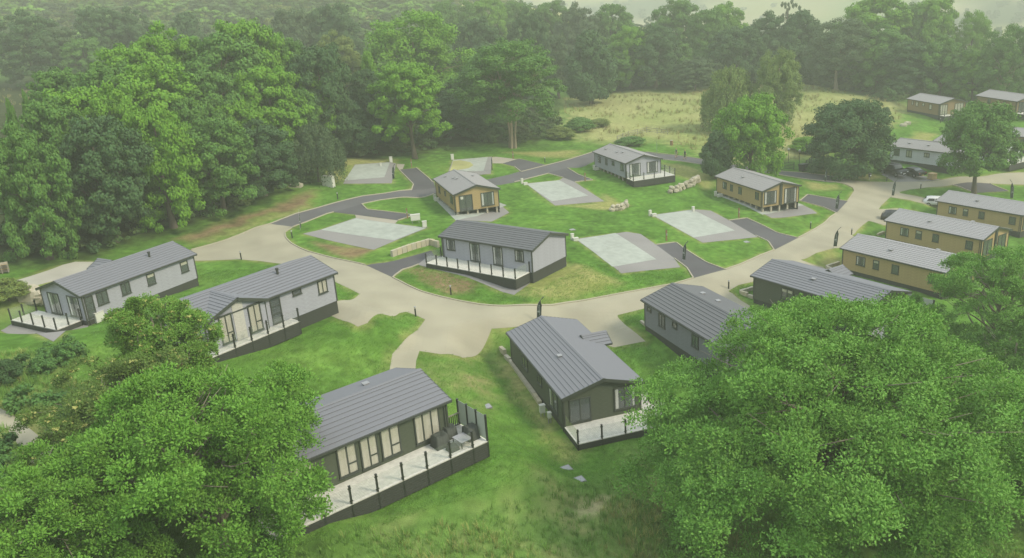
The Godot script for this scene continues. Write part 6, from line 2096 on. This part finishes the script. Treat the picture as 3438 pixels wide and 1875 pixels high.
func odds() -> void:
	# ---- garden furniture under covers on the long deck
	var L = LODGES[2]
	var tf := Transform3D(Basis(Vector3.UP, L.th), Vector3(L.x, L.y + 0.65, L.z))
	var sofa := func(called: String, label: String, x0: float, x1: float, z0: float, z1: float, h: float, cat: String, m: Material, soft: float) -> void:
		var t := thing(called, label, cat, tf * Vector3((x0 + x1) / 2, 0, (z0 + z1) / 2), L.th)
		var s := new_st()
		s.set_smooth_group(0)
		var n := 10
		var pt := func(i: int, j: int) -> Vector3:
			var u := i / float(n) * 2 - 1
			var v := j / float(n) * 2 - 1
			var e := maxf(absf(u), absf(v))
			var y := h * (1.0 - 0.0 * e)
			if soft > 0.0: y = h * (0.74 + 0.26 * cos(u * 1.3) - 0.22 * exp(-(u * u + v * v) * 4.0) + soft * noise_a.get_noise_2d(u * 7.0 + x0 * 9.0, v * 7.0))
			if e > 0.999: y = 0.0
			var w := 1.0 if e > 0.999 else 0.97
			return Vector3(u * (x1 - x0) / 2 * w, y, v * (z1 - z0) / 2 * w)
		for i in n:
			for j in n:
				quad(s, pt.call(i, j), pt.call(i + 1, j), pt.call(i + 1, j + 1), pt.call(i, j + 1))
		part("cover", done(s), m, t)
		for e in [[-1, -1], [1, 1]]:
			part("tie", boxmesh(Vector3(e[0] * (x1 - x0) * 0.47 - 0.03, 0.02, e[1] * (z1 - z0) * 0.47 - 0.03), Vector3(e[0] * (x1 - x0) * 0.47 + 0.05, 0.14, e[1] * (z1 - z0) * 0.47 + 0.05)), M.rubber, t)
	sofa.call("covered_sofa", "dark covered sofa on the long deck, the one nearest the wall of the lodge", -4.15, -3.2, 4.55, 5.55, 0.82, "sofa", M.cover_cloth, 0.12)
	sofa.call("covered_sofa", "dark covered sofa on the long deck, in front of the picket gate", -3.6, -2.75, 5.65, 6.5, 0.74, "sofa", M.cover_cloth, 0.16)
	sofa.call("covered_armchair", "dark covered armchair on the long deck in the corner of the glass screen", -4.75, -3.75, 6.5, 7.35, 0.86, "armchair", M.cover_cloth, 0.14)
	sofa.call("covered_footstool", "low dark covered footstool on the long deck beside the pale table", -4.95, -4.3, 4.95, 5.65, 0.3, "footstool", M.cover_cloth, 0.0)
	var t := thing("garden_table", "low pale topped table between the covered chairs on the long deck", "table", tf * Vector3(-4.55, 0, 6.1), L.th)
	part("table_top", boxmesh(Vector3(-0.5, 0.42, -0.42), Vector3(0.5, 0.45, 0.42)), M.table_top, t)
	for e in [[-1, -1], [1, -1], [1, 1], [-1, 1]]:
		part("leg", boxmesh(Vector3(e[0] * 0.45 - 0.025, 0, e[1] * 0.37 - 0.025), Vector3(e[0] * 0.45 + 0.025, 0.42, e[1] * 0.37 + 0.025)), M.black_paint, t)
	t = thing("picket_gate", "low dark picket gate across the end of the long deck", "gate", tf * Vector3(-2.5, 0, 6.3), L.th)
	for k in 8:
		part("picket", boxmesh(Vector3(-0.02, 0.06, k * 0.14), Vector3(0.02, 0.92, k * 0.14 + 0.045)), M.black_paint, t)
	for y in [0.08, 0.86]:
		part("rail", boxmesh(Vector3(-0.035, y, -0.05), Vector3(0.035, y + 0.06, 1.1)), M.black_paint if y < 0.5 else M.grey_timber, t)
	part("gate_post", boxmesh(Vector3(-0.06, -0.5, -0.16), Vector3(0.06, 1.0, -0.05)), M.black_paint, t)
	# ---- fenced enclosure with lamps beside the asphalt road
	for i in FENCES.size():
		var f = FENCES[i]
		t = thing("fence", f[2], "fence", on(f[0][0], f[0][1]))
		var pl := pack(f[0])
		for k in pl.size() - 1:
			var a := pl[k]
			var b := pl[k + 1]
			var n := maxi(1, int(round(a.distance_to(b) / f[1])))
			for q in n + 1:
				var p := a.lerp(b, float(q) / n)
				var pp := on(p.x, p.y) - t.position
				if q < n or k == pl.size() - 2:
					part("fence_post", boxmesh(pp + Vector3(-0.05, -0.2, -0.05), pp + Vector3(0.05, f[3] + 0.05, 0.05)), M[f[4]], t)
				if q < n:
					var r := a.lerp(b, float(q + 1) / n)
					var rp := on(r.x, r.y) - t.position
					for y in f[5]:
						var s := new_st()
						bar(s, pp + Vector3(0, y, 0), rp + Vector3(0, y, 0), 0.035, f[6])
						part("rail", done(s), M[f[4]], t)
	for g in GLOBES:
		t = thing("globe_lamp", g[2], "lamp", on(g[0], g[1]), 0.0, "white globe lamps at the enclosure")
		var s := new_st()
		lathe(s, [Vector2(0.05, -0.1), Vector2(0.04, 2.2), Vector2(0.0, 2.2)], 10)
		part("post", done(s), M.black_paint, t)
		s = new_st()
		lathe(s, [Vector2(0.0, 2.2), Vector2(0.14, 2.25), Vector2(0.22, 2.4), Vector2(0.2, 2.55), Vector2(0.1, 2.64), Vector2(0, 2.66)], 14)
		part("lamp_shade", done(s), M.white_plastic, t)
	t = thing("wheeled_bin", "black wheeled bin at the corner of the enclosure beside the road", "bin", on(BIN[0], BIN[1]), 0.5)
	var s := new_st()
	for k in 4:
		pass
	var lo4 := [Vector3(-0.6, 0.15, -0.38), Vector3(0.6, 0.15, -0.38), Vector3(0.6, 0.15, 0.38), Vector3(-0.6, 0.15, 0.38)]
	var hi4 := [Vector3(-0.7, 1.2, -0.5), Vector3(0.7, 1.2, -0.5), Vector3(0.7, 1.2, 0.5), Vector3(-0.7, 1.2, 0.5)]
	for k in 4: quad(s, lo4[k], lo4[(k + 1) % 4], hi4[(k + 1) % 4], hi4[k])
	quad(s, lo4[3], lo4[2], lo4[1], lo4[0])
	part("body", done(s), M.tank, t)
	part("lid", boxmesh(Vector3(-0.74, 1.2, -0.54), Vector3(0.74, 1.28, 0.54)), M.tank, t)
	for e in [[-1, -1], [1, -1], [1, 1], [-1, 1]]:
		s = new_st()
		lathe(s, [Vector2(0, -0.04), Vector2(0.1, -0.04), Vector2(0.1, 0.04), Vector2(0, 0.04)], 12, Transform3D(Basis(Vector3.RIGHT, PI / 2), Vector3(e[0] * 0.5, 0.1, e[1] * 0.3)))
		part("wheel", done(s), M.rubber, t)
	t = thing("dog_waste_bin", "small dark litter bin with a white badge on a post beside the junction", "bin", on(DOGBIN[0], DOGBIN[1]), 0.2)
	part("post", boxmesh(Vector3(-0.04, -0.2, -0.1), Vector3(0.04, 1.0, -0.03)), M.grey_metal, t)
	s = new_st()
	lathe(s, [Vector2(0.0, 0.55), Vector2(0.17, 0.55), Vector2(0.26, 1.1), Vector2(0.28, 1.14), Vector2(0.0, 1.2)], 14)
	part("bin", done(s), M.tank, t)
	part("badge", boxmesh(Vector3(-0.12, 0.76, 0.2), Vector3(0.12, 1.0, 0.26)), M.white_print, t)
	part("lid", boxmesh(Vector3(-0.2, 1.17, -0.2), Vector3(0.2, 1.23, 0.2)), M.grey_metal, t)
	t = thing("marker_stake", "thin pale wooden stake in the grass left of the black bin on its post", "stake", on(STAKE[0], STAKE[1]))
	part("stake", boxmesh(Vector3(-0.04, -0.2, -0.04), Vector3(0.04, 1.3, 0.04)), M.crate_wood, t)
	t = thing("wooden_crate", "wooden slatted crate on the grass right of the black parked cars", "crate", on(CRATE[0], CRATE[1]), 0.4)
	for k in 4:
		for f in 4:
			var a := PI / 2 * f
			var b := Basis(Vector3.UP, a)
			part("slat", boxy(Transform3D(b, Vector3.ZERO), Vector3(0, 0.14 + k * 0.25, 0.5), Vector3(1.06, 0.19, 0.03)), M.crate_wood, t)
	for e in [[-1, -1], [1, -1], [1, 1], [-1, 1]]:
		part("corner_post", boxmesh(Vector3(e[0] * 0.46 - 0.04, 0, e[1] * 0.46 - 0.04), Vector3(e[0] * 0.46 + 0.04, 1.0, e[1] * 0.46 + 0.04)), M.crate_wood, t)
	part("lid", boxmesh(Vector3(-0.55, 1.0, -0.55), Vector3(0.55, 1.04, 0.55)), M.crate_wood, t)
	t = thing("litter_barrel", "small dark barrel in the grass above the walkers", "bin", on(BARREL[0], BARREL[1]))
	s = new_st()
	lathe(s, [Vector2(0, 0), Vector2(0.28, 0), Vector2(0.32, 0.45), Vector2(0.28, 0.9), Vector2(0, 0.9)], 14)
	part("barrel", done(s), M.timber, t)
	s = new_st()
	lathe(s, [Vector2(0, 0.9), Vector2(0.31, 0.9), Vector2(0.31, 0.96), Vector2(0, 0.99)], 14)
	part("lid", done(s), M.pale_stone, t)
	t = thing("boulder", "large pale boulder behind the deck of the leftmost grey lodge", "boulder", on(BIGROCK[0], BIGROCK[1], 0.5))
	part("rock", rock_mesh(71, Vector3(1.25, 0.95, 0.9), 9), M.pale_stone, t)
	part("ledge", rock_mesh(72, Vector3(0.8, 0.45, 0.6), 7), M.stone, t).position = Vector3(0.7, -0.35, 0.4)
	t = thing("boulder", "pale boulder at the foot of the wood left of the white cabinets", "boulder", on(ROCK[0], ROCK[1], 0.2))
	part("rock", rock_mesh(74, Vector3(0.9, 0.45, 0.6), 7), M.pale_stone, t)
	part("ledge", rock_mesh(75, Vector3(0.4, 0.25, 0.35), 6), M.stone, t).position = Vector3(-0.7, -0.1, 0.3)
	for k in HEAP.size():
		t = thing("rock", ["pale loose rock at the left of the heap by the far gravel track", "pale loose rock at the right of the heap by the far gravel track"][k], "rock", on(HEAP[k][0], HEAP[k][1], 0.2))
		part("rock", rock_mesh(80 + k, Vector3(0.7, 0.4, 0.5), 6), M.pale_stone, t)
	t = thing("timber_stack", "stack of old timber pallets at the left edge under the trees", "pallets", on(PALLETS[0], PALLETS[1]), 0.5)
	for k in 6:
		for q in 5:
			part("plank", boxmesh(Vector3(-0.6, 0.12 + k * 0.15, -0.55 + q * 0.24), Vector3(0.6, 0.145 + k * 0.15, -0.37 + q * 0.24)), M.grey_timber if (k + q) % 3 else M.crate_wood, t)
		for q in 3:
			part("bearer", boxmesh(Vector3(-0.6 + q * 0.55, 0.02 + k * 0.15, -0.55), Vector3(-0.5 + q * 0.55, 0.118 + k * 0.15, 0.6)), M.grey_timber, t)
